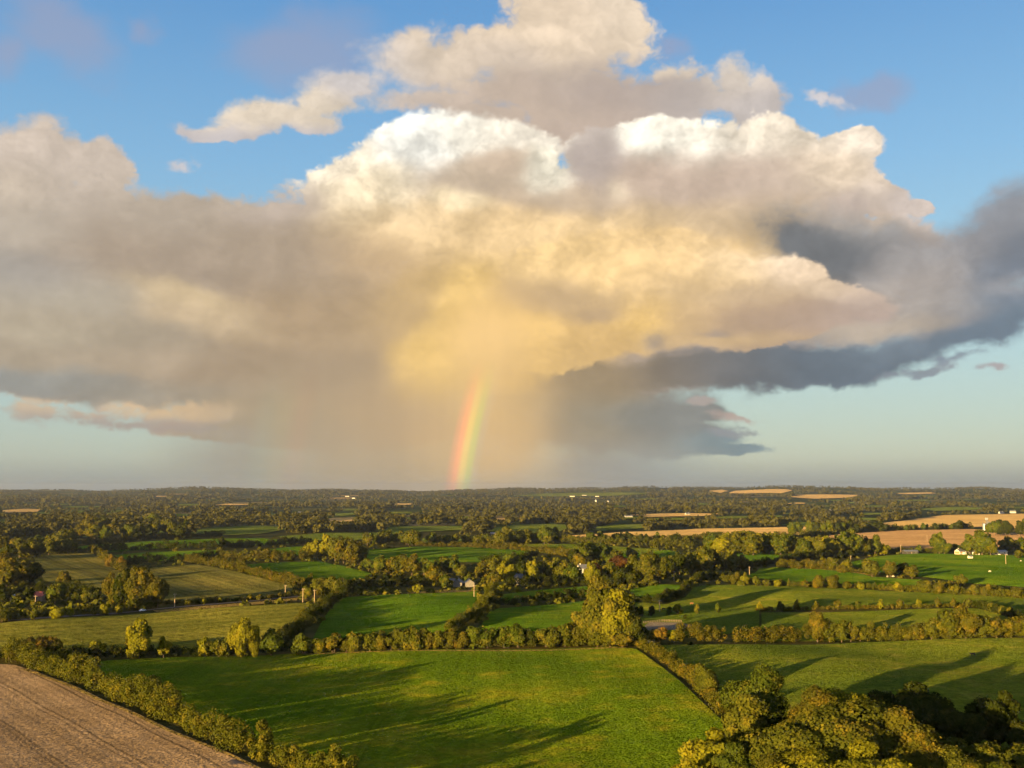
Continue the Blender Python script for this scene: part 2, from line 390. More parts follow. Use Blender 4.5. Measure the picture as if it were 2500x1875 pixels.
BOW_GAIN = 1.45
az_cuts = [-60.0] + [azel(x, 700)[0] for x in (440, 860, 1280, 1720)] + [60.0]
el_cut = azel(1106, 570)[1]
rows = []
for (e0, e1, tag_) in ((-4.0, el_cut, 'low'), (el_cut, 60.0, 'high')):
    cur = None
    for i in range(4, -1, -1):
        part = use_part(sky_part('sky_%s_%d' % (tag_, i), az_cuts[i], az_cuts[i + 1], e0, e1, tag_ == 'low' and i < 4))
        cur = part if cur is None else wmix(W.step(AZ, az_cuts[i + 1] - 0.7, az_cuts[i + 1] + 0.7), part, cur)
    rows.append(cur)
shown = wmix(W.step(EL, el_cut - 0.7, el_cut + 0.7), rows[0], rows[1])

# fair weather clouds all round the rest of the sky
gen_n = W.noise(W.v('MULTIPLY', DIRV, (1.0, 1.0, 2.6)), 3.2, 5, 0.56)
gen_a = W.m('MULTIPLY', W.step(gen_n, 0.47, 0.60), W.step(EL, 0.5, 6.0))
gen_c = W.mixc(gen_a, clear, W.mixc(W.step(gen_n, 0.5, 0.72), lin((214, 196, 178)), lin((150, 144, 148))))
gb = wt.nodes.new('ShaderNodeBackground'); gb.inputs[1].default_value = SKY_STRENGTH
wt.links.new(W.v('SCALE', gen_c, scale=CLOUD_GAIN), gb.inputs[0])
outside = W.m('MAXIMUM', W.m('MAXIMUM', W.step(W.m('ABSOLUTE', AZ), 29.0, 38.0), W.step(EL, 30.0, 37.0)), W.step(EL, -1.0, -3.0))
won = wt.nodes.new('ShaderNodeOutputWorld')
wt.links.new(wmix(outside, shown, gb.outputs[0]), won.inputs[0])
world.cycles.sampling_method = 'MANUAL'
world.cycles.sample_map_resolution = 512

# ================================================================== terrain
def hills(x, y):
    """height of the land in metres"""
    x = np.asarray(x, float); y = np.asarray(y, float)
    r = np.hypot(x, y)
    near = np.clip((2600 - r) / 1400, 0, 1); near = near * near * (3 - 2 * near)
    h = near * (0.9 * np.sin(x / 47 + y / 90 + 1.0) + 0.8 * np.sin(y / 61 - x / 120 + 2.1) + 0.5 * np.sin(x / 23 + y / 31) + 0.25 * np.sin(y / 14 - x / 19 + 0.7))
    h = h + 2.0 * np.sin(x / 420 + 0.6) * np.sin(y / 510 + 1.2)
    a = np.degrees(np.arctan2(x, np.maximum(y, 1.0)))
    t = np.clip((r - 5200) / 6800, 0, 1); t = t * t * (3 - 2 * t)
    crest = 62 + 10 * np.sin(a / 3.1 + 0.4) + 8 * np.sin(a / 1.27 + 2.0) + 4 * np.sin(a / 0.53 + 1.0) + 9 * np.exp(-((a - 3.0) / 3.5) ** 2) + 20 * np.exp(-((a - 14.0) / 6.5) ** 2) + 8 * np.exp(-((a + 15.5) / 3.0) ** 2)
    h = h + t * crest
    t2 = np.clip((r - 3800) / 2600, 0, 1); t2 = t2 * t2 * (3 - 2 * t2)
    h = h + t2 * 26 * np.exp(-((a - 13.0) / 6.0) ** 2)
    return h

def hz(x, y):
    return float(hills(x, y))

CAM = np.array([0.0, 0.0, CAM_H])
FWD = np.array([0.0, math.cos(PITCH), math.sin(PITCH)])

def G(px, py):
    """where a mark of the survey sheet lies on the land"""
    d = sheet_dir(px, py)
    if py < 1092:
        ts = np.arange(2500.0, 17000.0, 40.0)
        below = np.nonzero(CAM_H + d.z * ts <= hills(d.x * ts, d.y * ts))[0]
        t = float(ts[below[0]]) if len(below) else 15000.0
        return Vector((d.x * t, d.y * t, hz(d.x * t, d.y * t)))
    t = 900.0
    for _ in range(24):
        p = (d.x * t, d.y * t)
        t2 = (CAM_H - hz(*p)) / -d.z
        t = 0.5 * t + 0.5 * min(t2, 16000.0)
    return Vector((d.x * t, d.y * t, hz(d.x * t, d.y * t)))

def sheet_xy(P):
    """back to the survey sheet"""
    v = np.asarray(P, float) - CAM
    dep = v[..., 1] * math.cos(PITCH) + v[..., 2] * math.sin(PITCH)
    up = -v[..., 1] * math.sin(PITCH) + v[..., 2] * math.cos(PITCH)
    return (v[..., 0] / dep * FOCAL + 1250) / K, (937.5 - up / dep * FOCAL) / K

def metre(P):
    """metres for one sheet pixel at P"""
    return float(np.dot(np.array(P) - CAM, FWD)) * K / FOCAL

# ================================================================== small builders
def tag(o, label=None, cat=None, group=None, kind=None):
    if label: o['label'] = label
    if cat: o['category'] = cat
    if group: o['group'] = group
    if kind: o['kind'] = kind
    return o

def link(name, data, parent=None, loc=(0, 0, 0), rz=0.0, scale=None):
    o = bpy.data.objects.new(name, data)
    COL.objects.link(o)
    if parent is not None: o.parent = parent
    o.location = loc
    o.rotation_euler = (0, 0, rz)
    if scale is not None: o.scale = scale
    return o

def mesh_from(name, verts, faces, mats=(), smooth=False):
    me = bpy.data.meshes.new(name)
    me.from_pydata([tuple(v) for v in verts], [], faces)
    for m in mats: me.materials.append(m)
    if smooth:
        me.polygons.foreach_set('use_smooth', [True] * len(me.polygons))
    me.update()
    return me

def quad_mesh(name, V, tint, mat):
    """V: (n, 4, 3) corners of leaf sprays"""
    n = len(V)
    me = bpy.data.meshes.new(name)
    me.vertices.add(n * 4); me.vertices.foreach_set('co', np.ascontiguousarray(V, np.float32).ravel())
    me.loops.add(n * 4); me.loops.foreach_set('vertex_index', np.arange(n * 4, dtype=np.int32))
    me.polygons.add(n); me.polygons.foreach_set('loop_start', np.arange(0, n * 4, 4, dtype=np.int32))
    at = me.attributes.new('tint', 'FLOAT', 'FACE'); at.data.foreach_set('value', np.ascontiguousarray(tint, np.float32))
    me.materials.append(mat)
    me.update(calc_edges=True)
    return me

def new_mat(name):
    m = bpy.data.materials.new(name); m.use_nodes = True
    m.node_tree.nodes.clear()
    return m, NB(m.node_tree)

def finish(m, N, shader):
    o = m.node_tree.nodes.new('ShaderNodeOutputMaterial')
    m.node_tree.links.new(shader, o.inputs[0])
    return m

def position(N):
    return N.t.nodes.new('ShaderNodeNewGeometry').outputs['Position']

def bsdf(N, col, rough=0.9, normal=None, spec=0.2, metal=0.0):
    b = N.t.nodes.new('ShaderNodeBsdfPrincipled')
    N.put(b.inputs['Base Color'], col if not isinstance(col, tuple) else tuple(col) + (1.0,))
    b.inputs['Roughness'].default_value = rough
    b.inputs['Specular IOR Level'].default_value = spec
    b.inputs['Metallic'].default_value = metal
    if normal is not None: N.put(b.inputs['Normal'], normal)
    return b.outputs[0]

def leaf_mat(name, c1, c2, c3):
    """foliage: two leaf colours, sprays of a third, each plant a little different"""
    m, N = new_mat(name)
    at = N.t.nodes.new('ShaderNodeAttribute'); at.attribute_name = 'tint'
    oi = N.t.nodes.new('ShaderNodeObjectInfo')
    nz = N.noise(position(N), 0.22, 2, 0.6)
    f = N.m('ADD', N.m('MULTIPLY', at.outputs['Fac'], 0.80), N.m('MULTIPLY', oi.outputs['Random'], 0.30), clamp=True)
    c = N.mixc(f, c1, c2)
    c = N.mixc(N.step(N.m('ADD', nz, N.m('MULTIPLY', at.outputs['Fac'], 0.16)), 0.58, 0.80), c, c3)
    d = N.t.nodes.new('ShaderNodeBsdfDiffuse'); N.put(d.inputs[0], c)
    t = N.t.nodes.new('ShaderNodeBsdfTranslucent'); N.put(t.inputs[0], N.mixc(1.0, c, (1.0, 0.95, 0.45), 'MULTIPLY'))
    x = N.t.nodes.new('ShaderNodeMixShader'); x.inputs[0].default_value = 0.12
    N.t.links.new(d.outputs[0], x.inputs[1]); N.t.links.new(t.outputs[0], x.inputs[2])
    return finish(m, N, x.outputs[0])

LEAF = {
    'green': leaf_mat('leaf_green', (0.028, 0.046, 0.006), (0.070, 0.084, 0.009), (0.110, 0.104, 0.011)),
    'olive': leaf_mat('leaf_olive', (0.032, 0.043, 0.006), (0.084, 0.085, 0.009), (0.130, 0.110, 0.011)),
    'yellow': leaf_mat('leaf_yellow_green', (0.082, 0.090, 0.007), (0.150, 0.142, 0.008), (0.185, 0.160, 0.010)),
    'bronze': leaf_mat('leaf_bronze', (0.036, 0.044, 0.006), (0.086, 0.077, 0.009), (0.132, 0.096, 0.010)),
    'rust': leaf_mat('leaf_rust', (0.070, 0.058, 0.008), (0.140, 0.092, 0.011), (0.185, 0.098, 0.011)),
    'copper': leaf_mat('leaf_copper', (0.030, 0.015, 0.007), (0.048, 0.022, 0.009), (0.064, 0.034, 0.010)),
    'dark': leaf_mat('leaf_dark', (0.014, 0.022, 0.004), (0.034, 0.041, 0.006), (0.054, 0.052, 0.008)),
    'far': leaf_mat('leaf_far', (0.028, 0.031, 0.010), (0.062, 0.060, 0.014), (0.090, 0.079, 0.017)),
}
LOOK = {'green': 'green', 'olive': 'olive green', 'yellow': 'yellow-green', 'bronze': 'bronze-brown', 'rust': 'rust-coloured', 'copper': 'dark copper-red', 'dark': 'dark green'}

def plain(name, col, rough=0.8, vary=0.15, scale=1.0, spec=0.2, metal=0.0):
    m, N = new_mat(name)
    nz = N.noise(position(N), scale, 5, 0.6)
    c = N.mixc(N.step(nz, 0.3, 0.7, 0, 1), tuple(v * (1 - vary) for v in col), tuple(min(1, v * (1 + vary)) for v in col))
    return finish(m, N, bsdf(N, c, rough, None, spec, metal))

BARK = plain('bark', (0.10, 0.075, 0.05), 0.95, 0.3, 3.0)

rng = np.random.default_rng(7)

# ================================================================== foliage
def sprays(P, Nrm, size, rg):
    """small four-cornered leaf sprays at P, facing about Nrm"""
    n = len(P)
    Nrm = Nrm + rg.normal(0, 0.42, (n, 3))
    Nrm /= np.linalg.norm(Nrm, axis=1, keepdims=True) + 1e-9
    ref = rg.normal(0, 1, (n, 3))
    U = np.cross(Nrm, ref); U /= np.linalg.norm(U, axis=1, keepdims=True) + 1e-9
    Vv = np.cross(Nrm, U)
    s = (size * rg.uniform(0.55, 1.25, n))[:, None]
    e = rg.uniform(0.55, 1.0, n)[:, None]
    k = rg.uniform(-0.35, 0.35, n)[:, None]
    a, b = U * s * 0.5, Vv * s * 0.5 * e
    return np.stack([P - a - b * (1 + k), P + a - b * (1 - k), P + a * (1 - k) + b, P - a * (1 + k) + b], 1)

def lobed(C, Rr, n, size, rg, squash=0.9, keep_z=None, centre=None):
    """leaf sprays over the skins of a heap of round boughs"""
    C = np.asarray(C); Rr = np.asarray(Rr)
    w = Rr ** 2; w = w / w.sum()
    m = int(n * 1.9)
    idx = rg.choice(len(C), m, p=w)
    D = rg.normal(0, 1, (m, 3)); D /= np.linalg.norm(D, axis=1, keepdims=True)
    rad = Rr[idx] * (1.0 - 0.34 * rg.random(m) ** 2 + 0.14 * np.abs(rg.normal(0, 1, m)))
    P = C[idx] + D * rad[:, None] * np.array([1, 1, squash])
    # drop what lies deep inside another bough
    inside = np.zeros(m, bool)
    if len(C) <= 60:
        for c, r in zip(C, Rr):
            inside |= (np.linalg.norm((P - c) / np.array([1, 1, squash]), axis=1) < r * 0.70)
    ok = ~inside
    if keep_z is not None: ok &= P[:, 2] > keep_z
    P, D, idx = P[ok][:n], D[ok][:n], idx[ok][:n]
    if centre is not None:
        E = P - centre; E /= np.linalg.norm(E, axis=1, keepdims=True) + 1e-9
        D = D * 0.75 + E * 0.45
    bough = rg.random(len(C))
    tint = np.clip(0.55 * bough[idx] + 0.45 * rg.random(len(P)), 0, 1)
    return sprays(P, D, size, rg), tint

def crown_parts(kind, rg):
    if kind == 'bush':
        c, rad = np.array([0, 0, 0.46]), np.array([0.42, 0.42, 0.44]); nl = rg.integers(14, 20); lo, hi = 0.12, 0.30; zmin = -0.9
    elif kind == 'tall':
        c, rad = np.array([0, 0, 0.54]), np.array([0.24, 0.24, 0.42]); nl = rg.integers(14, 20); lo, hi = 0.12, 0.20; zmin = -0.9
    else:
        c, rad = np.array([0, 0, 0.53]), np.array([0.36, 0.36, 0.43]); nl = rg.integers(20, 30); lo, hi = 0.10, 0.23; zmin = -0.97
    C = []; Rr = []
    while len(C) < nl:
        d = rg.normal(0, 1, 3); d /= np.linalg.norm(d)
        if d[2] < zmin: continue
        q = rg.uniform(0.40, 0.86) if rg.random() < 0.8 else rg.uniform(0.86, 1.04)
        C.append(c + d * rad * q * np.array([1, 1, 0.95])); Rr.append(rg.uniform(lo, hi) * (1.0 if d[2] < 0.4 else 0.85))
    C.append(c); Rr.append(0.24 if kind != 'tall' else 0.18)
    return np.array(C), np.array(Rr), c

CROWN = {}
def crown_mesh(kind, lod, v):
    key = (kind, lod, v)
    if key not in CROWN:
        rg = np.random.default_rng(abs(hash((kind, v))) % 1000 if False else {'tree': 100, 'bush': 200, 'tall': 300}[kind] + v)
        C, Rr, c = crown_parts(kind, rg)
        if lod == 3:                    # near crowns: smaller boughs set on the big ones
            D = rg.normal(0, 1, (len(C), 3)); D[:, 2] = np.abs(D[:, 2]); D /= np.linalg.norm(D, axis=1, keepdims=True)
            C = np.concatenate([C, C + D * Rr[:, None] * 0.75]); Rr = np.concatenate([Rr, Rr * rg.uniform(0.4, 0.65, len(Rr))])
        n, size = {3: (30000, 0.024), 0: (9000, 0.042), 1: (2200, 0.076), 2: (420, 0.15)}[lod]
        V, t = lobed(C, Rr, n, size, rg, 0.92, 0.015, c)
        CROWN[key] = quad_mesh('crown', V, t, LEAF['green'])
    return CROWN[key]

def tube(path, radii, seg=6):
    V = []; F = []
    path = [Vector(p) for p in path]
    for i, p in enumerate(path):
        d = (path[min(i + 1, len(path) - 1)] - path[max(i - 1, 0)]).normalized()
        u = d.cross(Vector((0.3, 1, 0.1))).normalized(); w = d.cross(u)
        for k in range(seg):
            a = 2 * math.pi * k / seg
            V.append(p + (u * math.cos(a) + w * math.sin(a)) * radii[i])
    for i in range(len(path) - 1):
        for k in range(seg):
            F.append((i * seg + k, i * seg + (k + 1) % seg, (i + 1) * seg + (k + 1) % seg, (i + 1) * seg + k))
    F.append(tuple(range(seg - 1, -1, -1))); F.append(tuple(range((len(path) - 1) * seg, len(path) * seg)))
    return V, F

def join(parts):
    V = []; F = []
    for v, f in parts:
        k = len(V); V += list(v); F += [tuple(i + k for i in q) for q in f]
    return V, F

TRUNK = []
for v in range(4):
    rr = random.Random(40 + v)
    ps = [tube([(0, 0, -0.02), (rr.uniform(-.01, .01), rr.uniform(-.01, .01), 0.2), (rr.uniform(-.02, .02), rr.uniform(-.02, .02), 0.45), (rr.uniform(-.03, .03), rr.uniform(-.03, .03), 0.72)], [0.030, 0.022, 0.016, 0.007])]
    for k in range(5):
        a = 2 * math.pi * k / 5 + rr.uniform(-.4, .4); z = rr.uniform(0.2, 0.42)
        ps.append(tube([(0, 0, z), (0.12 * math.cos(a), 0.12 * math.sin(a), z + 0.12), (0.23 * math.cos(a), 0.23 * math.sin(a), z + 0.28)], [0.012, 0.008, 0.004], 5))
    TRUNK.append(mesh_from('trunk', *join(ps), [BARK]))
STEMS = []
for v in range(2):
    rr = random.Random(60 + v)
    ps = []
    for k in range(4):
        a = 2 * math.pi * k / 4 + rr.uniform(-.4, .4)
        ps.append(tube([(0.03 * math.cos(a), 0.03 * math.sin(a), -0.02), (0.10 * math.cos(a), 0.10 * math.sin(a), 0.3), (0.2 * math.cos(a), 0.2 * math.sin(a), 0.62)], [0.016, 0.011, 0.005], 5))
    STEMS.append(mesh_from('stems', *join(ps), [BARK]))

COUNT = {'tree': 0, 'bush': 0}
def plant(kind, P, height, width, pal, label, group, pxh, rr):
    """a tree or bush with its own trunk and crown"""
    lod = 3 if pxh > 128 else (0 if pxh > 62 else (1 if pxh > 24 else 2))
    nv = {0: 5, 1: 6, 2: 5, 3: 4}[lod]
    v = rr.randrange(nv)
    name = {'tree': 'tree', 'tall': 'tree', 'bush': 'bush'}[kind]
    unit = {'tree': 0.86, 'tall': 0.60, 'bush': 1.0}[kind]
    s = (width / unit, width / unit * rr.uniform(0.88, 1.1), height * 1.03)
    root = link(name, None, None, (P.x, P.y, P.z - 0.15), rr.uniform(0, 6.28), s)
    root.empty_display_size = 0.1
    c = link('crown', crown_mesh(kind, lod, v), root)
    c.material_slots[0].link = 'OBJECT'; c.material_slots[0].material = LEAF[pal]
    link('stems' if kind == 'bush' else 'trunk', STEMS[v % 2] if kind == 'bush' else TRUNK[v % 4], root)
    tag(root, label, name, group)
    COUNT[name] += 1
    return root

ORD = ('first second third fourth fifth sixth seventh eighth ninth tenth eleventh twelfth thirteenth fourteenth fifteenth sixteenth seventeenth eighteenth nineteenth twentieth '
       'twenty-first twenty-second twenty-third twenty-fourth twenty-fifth twenty-sixth twenty-seventh twenty-eighth twenty-ninth thirtieth thirty-first thirty-second thirty-third thirty-fourth thirty-fifth thirty-sixth thirty-seventh thirty-eighth').split()

def stand(desc, group, kind, pals, items, wr=0.9, seed=1):
    """a named group of trees or bushes: (x, y of the foot, height[, width[, palette]]) on the survey sheet"""
    rr = random.Random(seed)
    items = sorted(items, key=lambda t: t[0])
    word = 'bush' if kind == 'bush' else 'tree'
    for i, it in enumerate(items):
        x, y, h = it[:3]
        pal = it[4] if len(it) > 4 and it[4] else rr.choice(pals)
        w = it[3] if len(it) > 3 and it[3] else h * wr * rr.uniform(0.85, 1.2)
        P = G(x, y); m = metre(P)
        lab = ('%s %s standing alone %s' % (LOOK[pal], word, desc)) if len(items) == 1 else ('%s %s, %s from left %s' % (LOOK[pal], word, ORD[i], desc))
        plant(kind, P, h * m * 0.98, w * m, pal, lab, group, h, rr)

def line_items(pts, n, h0, h1, seed, jit=0.3, dy=0.0):
    """n plants spread along a line of marks"""
    rr = random.Random(seed)
    seg = [math.dist(pts[i], pts[i + 1]) for i in range(len(pts) - 1)]; L = sum(seg)
    out = []
    for k in range(n):
        d = (k + 0.5 + rr.uniform(-jit, jit)) / n * L
        for i, s in enumerate(seg):
            if d <= s or i == len(seg) - 1:
                t = min(1, max(0, d / s)); break
            d -= s
        x = pts[i][0] + (pts[i + 1][0] - pts[i][0]) * t; y = pts[i][1] + (pts[i + 1][1] - pts[i][1]) * t
        out.append((x, y + rr.uniform(-dy, dy), rr.uniform(h0, h1)))
    return out

def hedge(label, pts, width, height, pal, group='field hedges', seed=1, lump=0.4, pal_cap=False, cat='hedge'):
    """a hedge grown along a line of marks; width and height in metres"""
    rg = np.random.default_rng(seed)
    W3 = [G(*p) for p in pts]
    path = []
    for a, b in zip(W3[:-1], W3[1:]):
        L = (b.xy - a.xy).length
        k = max(2, int(L / 1.0))
        for i in range(k):
            q = a.lerp(b, i / k); path.append((q.x, q.y))
    path = np.array(path)
    base = path.mean(0); z0 = hz(*base)
    px = metre((base[0], base[1], z0))
    size = max(0.40, px * 1.4)
    area = len(path) * (2.2 * height + width)
    total = int(min(100000 if pal_cap else 46000, max(500, 2.4 * area / size ** 2)))
    unit = max(1.2, width * 0.33)
    starts = np.arange(0, len(path), unit)
    per = max(10, int(total / len(starts)))
    ph = rg.uniform(0, 6.28, 4)
    Vs = []; Ts = []
    for q in starts:                       # one bush after another, grown together
        i = min(len(path) - 1, int(q + rg.normal(0, unit * 0.25)) if q > 0 else 0); i = max(0, i)
        x, y = path[i]
        hh = height * (1 + lump * (0.45 * math.sin(q / 11.0 + ph[0]) + 0.40 * math.sin(q / 27.0 + ph[1])) + rg.normal(0, lump * 0.55))
        hh = float(np.clip(hh, height * 0.42, height * 1.75))
        w = width * 0.5 * rg.uniform(0.6, 1.15)
        o = rg.normal(0, width * 0.15, 2)
        nl = 8 if px < 0.9 else 5
        D = rg.normal(0, 1, (nl, 3)); D /= np.linalg.norm(D, axis=1, keepdims=True)
        C = np.array([x + o[0] - base[0], y + o[1] - base[1], hz(x, y) - z0 + hh * 0.52]) + D * np.array([w * 0.62, w * 0.62, hh * 0.34])
        Rr = rg.uniform(0.34, 0.56, nl) * min(w, hh * 0.6)
        V, t = lobed(C, Rr, int(per * (hh / height) ** 1.2), size, rg, 1.05, hz(x, y) - z0 - 0.1)
        Vs.append(V); Ts.append(np.clip(t * 0.75 + 0.25 * rg.random(), 0, 1))
    V = np.concatenate(Vs); t = np.concatenate(Ts)
    o = link('hedge', quad_mesh('hedge', V, t, LEAF[pal]), None, (base[0], base[1], z0))
    tag(o, label, cat, group)
    return o

# ================================================================== field surfaces
def turf_mat(name, c1, c2, c3, scale=0.018, tilt=1.5, rows=None, row_amt=0.0, fine=0.9, fine_amt=0.35, tram=None, patch=(0.50, 0.66)):
    """grass, stubble or crop: patchy colour, drill rows, and blades that lean every way"""
    m, N = new_mat(name)
    p = position(N)
    big = N.noise(p, scale, 4, 0.55)
    mid = N.noise(N.v('MULTIPLY', p, (1.0, 1.0, 0.2)), scale * 6, 3, 0.6)
    fn = N.step(N.noise(p, fine, 2, 0.65), 0.32, 0.68)
    c = N.mixc(N.step(big, 0.38, 0.62), c1, c2)
    c = N.mixc(N.m('MULTIPLY', N.step(N.m('ADD', N.m('MULTIPLY', big, 0.45), N.m('MULTIPLY', mid, 0.55)), patch[0], patch[1]), 0.8), c, c3)
    g = N.m('ADD', 1.0, N.m('MULTIPLY', N.m('SUBTRACT', fn, 0.5), fine_amt * 2))
    tuft = N.noise(p, 0.30, 2, 0.7)
    g = N.m('SUBTRACT', g, N.m('MULTIPLY', N.step(tuft, 0.56, 0.72), fine_amt))
    if rows:
        ang, per = rows
        d = N.v('DOT_PRODUCT', p, (math.sin(ang), -math.cos(ang), 0.0))
        d = N.m('ADD', d, N.m('MULTIPLY', mid, per * 0.25))
        w = N.m('SINE', N.m('MULTIPLY', d, 2 * math.pi / per))
        w2 = N.m('SINE', N.m('MULTIPLY', d, 2 * math.pi / (per * 3.7)))
        g = N.m('ADD', g, N.m('MULTIPLY', N.m('ADD', w, w2), row_amt))
        if tram:
            f = N.m('FRACT', N.m('DIVIDE', N.m('ADD', d, tram[1]), tram[0]))
            gap = 2.0 / tram[0]; hw = 0.45 / tram[0]
            t1 = N.m('LESS_THAN', N.m('ABSOLUTE', N.m('SUBTRACT', f, 0.5)), hw)
            t2 = N.m('LESS_THAN', N.m('ABSOLUTE', N.m('SUBTRACT', f, 0.5 + gap)), hw)
            g = N.m('SUBTRACT', g, N.m('MULTIPLY', N.m('ADD', t1, t2), tram[2]))
    c = N.v('SCALE', c, scale=N.m('MULTIPLY', N.m('MAXIMUM', g, 0.2), 1.15))
    nn = N.v('SUBTRACT', N.noise(p, 1.7, 2, 0.7, col=True), (0.5, 0.5, 0.5))
    geo = N.t.nodes.new('ShaderNodeNewGeometry')
    nrm = N.v('NORMALIZE', N.v('ADD', geo.outputs['Normal'], N.v('SCALE', nn, scale=tilt * 2.3)))
    d = N.t.nodes.new('ShaderNodeBsdfDiffuse'); N.put(d.inputs[0], c); d.inputs[1].default_value = 0.5; N.put(d.inputs[2], nrm)
    return finish(m, N, d.outputs[0])

FIELD_POLYS = []      # on the survey sheet, to keep wild growth off the fields
FIELD_N = [0]
def field(name, pts, mat, step=None, lift=0.0, keep=True):
    """a field laid over the land as its own sheet"""
    W3 = [G(*p) for p in pts]
    if keep: FIELD_POLYS.append(pts)
    xs = np.array([(p.x, p.y) for p in W3])
    span = max(np.ptp(xs[:, 0]), np.ptp(xs[:, 1]))
    step = step or max(5.0, span / 45)
    vs_ = [Vector((p.x, p.y)) for p in W3]
    # extra marks along the rim
    rim = []
    for a, b in zip(vs_, vs_[1:] + vs_[:1]):
        k = max(1, int((b - a).length / (step * 1.2)))
        rim += [a.lerp(b, i / k) for i in range(k)]
    n = len(rim)
    edges = [(i, (i + 1) % n) for i in range(n)]
    pts2 = list(rim)
    poly = np.array([(p.x, p.y) for p in rim])
    gx = np.arange(xs[:, 0].min(), xs[:, 0].max(), step); gy = np.arange(xs[:, 1].min(), xs[:, 1].max(), step)
    for j, y in enumerate(gy):
        xx = gx + (step / 2 if j % 2 else 0)
        ins = inside_poly(xx, np.full_like(xx, y), poly)
        pts2 += [Vector((x, y)) for x in xx[ins]]
    v, e, f, *_ = delaunay_2d_cdt(pts2, edges, [], 1, 0.01)
    FIELD_N[0] += 1
    z = lift + 0.006 * (FIELD_N[0] % 9)
    H = hills([p.x for p in v], [p.y for p in v])
    me = mesh_from(name, [(p.x, p.y, h + z) for p, h in zip(v, H)], [tuple(q) for q in f], [mat], True)
    if len(me.polygons) and me.polygons[0].normal.z < 0:
        me.flip_normals()
    o = link(name, me)
    o['kind'] = 'structure'
    return o

def inside_poly(x, y, poly):
    ins = np.zeros(len(x), bool)
    j = len(poly) - 1
    for i in range(len(poly)):
        xi, yi = poly[i]; xj, yj = poly[j]
        if yi != yj:
            ins ^= ((yi > y) != (yj > y)) & (x < (xj - xi) * (y - yi) / (yj - yi) + xi)
        j = i
    return ins

def bearing(a, b):
    A, B = G(*a), G(*b)
    return math.atan2(B.y - A.y, B.x - A.x)

# ================================================================== the land
def ground_sheet():
    ang = np.concatenate([np.arange(-46, 46.01, 1.0), np.arange(50, 314, 4.0)])
    rad = np.concatenate([[0.0], 25.0 * 1.031 ** np.arange(0, 222)])
    rad = rad[rad < 21000]
    V = []; F = []
    for r in rad:
        x = r * np.sin(np.radians(ang)); y = r * np.cos(np.radians(ang))
        z = hills(x, y) - np.clip(0.35 + (r - 900) / 2500, 0.35, 1.6)
        V.append(np.stack([x, y, z], 1))
    V = np.concatenate(V); n = len(ang)
    for i in range(len(rad) - 1):
        for k in range(n):
            F.append((i * n + k, (i + 1) * n + k, (i + 1) * n + (k + 1) % n, i * n + (k + 1) % n))
    F = [f[::-1] if False else f for f in F]
    m, N = new_mat('rough_ground')
    p = position(N)
    vor = N.t.nodes.new('ShaderNodeTexVoronoi'); vor.voronoi_dimensions = '2D'
    N.put(vor.inputs['Vector'], N.v('MULTIPLY_ADD', N.noise(p, 0.002, 2, 0.5, col=True), (220, 220, 0), p)); vor.inputs['Scale'].default_value = 0.0032
    sp = N.t.nodes.new('ShaderNodeSeparateColor'); N.put(sp.inputs[0], vor.outputs['Color'])
    far = N.ramp(sp.outputs[0], [(0.0, (0.030, 0.040, 0.012)), (0.35, (0.045, 0.060, 0.014)), (0.6, (0.060, 0.080, 0.016)), (0.80, (0.085, 0.085, 0.026)), (0.93, (0.20, 0.15, 0.06)), (1.0, (0.24, 0.17, 0.07))], 'CONSTANT')
    near = N.mixc(N.step(N.noise(p, 0.03, 5, 0.6), 0.35, 0.65), (0.036, 0.044, 0.010), (0.085, 0.070, 0.020))
    r = N.v('LENGTH', p)
    c = N.mixc(N.step(r, 1700.0, 2300.0), near, far)
    nn = N.v('SUBTRACT', N.noise(p, 1.3, 2, 0.7, col=True), (0.5, 0.5, 0.5))
    geo = N.t.nodes.new('ShaderNodeNewGeometry')
    nrm = N.v('NORMALIZE', N.v('ADD', geo.outputs['Normal'], N.v('SCALE', nn, scale=1.4)))
    d = N.t.nodes.new('ShaderNodeBsdfDiffuse'); N.put(d.inputs[0], c); N.put(d.inputs[2], nrm)
    finish(m, N, d.outputs[0])
    me = mesh_from('ground', V, F, [m], True)
    if me.polygons[500].normal.z < 0: me.flip_normals()
    o = link('ground', me); o['kind'] = 'structure'
ground_sheet()

A_STUB = bearing((150, 1480), (480, 1640))
A_F2 = bearing((1420, 1420), (1560, 1560))
M_PAST = turf_mat('pasture_grass', (0.060, 0.102, 0.004), (0.096, 0.132, 0.005), (0.170, 0.158, 0.009), 0.012, 2.0, (A_F2, 6.0), 0.05, 0.5, 0.15, (30.0, 8.0, 0.12), (0.48, 0.64))
M_PAST2 = turf_mat('grazed_grass', (0.066, 0.094, 0.009), (0.104, 0.126, 0.010), (0.165, 0.155, 0.020), 0.012, 2.0, (0.3, 9.0), 0.03, 0.4, 0.20)
M_LUSH = turf_mat('lush_grass', (0.046, 0.096, 0.005), (0.072, 0.126, 0.006), (0.120, 0.150, 0.008), 0.012, 1.9, (0.25, 12.0), 0.07, 0.4, 0.14)
M_FARG = turf_mat('pale_far_grass', (0.075, 0.105, 0.014), (0.100, 0.130, 0.018), (0.140, 0.150, 0.026), 0.008, 2.0, (0.2, 20.0), 0.06, 0.3, 0.2)
M_CROP = turf_mat('leafy_crop', (0.116, 0.118, 0.016), (0.150, 0.145, 0.019), (0.190, 0.168, 0.024), 0.02, 2.1, (bearing((300, 1330), (600, 1310)), 5.0), 0.13, 0.30, 0.36)
M_CROP2 = turf_mat('dull_crop', (0.082, 0.082, 0.020), (0.110, 0.102, 0.023), (0.160, 0.135, 0.030), 0.015, 2.0, (bearing((440, 1225), (620, 1268)), 8.0), 0.15, 0.3, 0.26, (24.0, 3.0, 0.25))
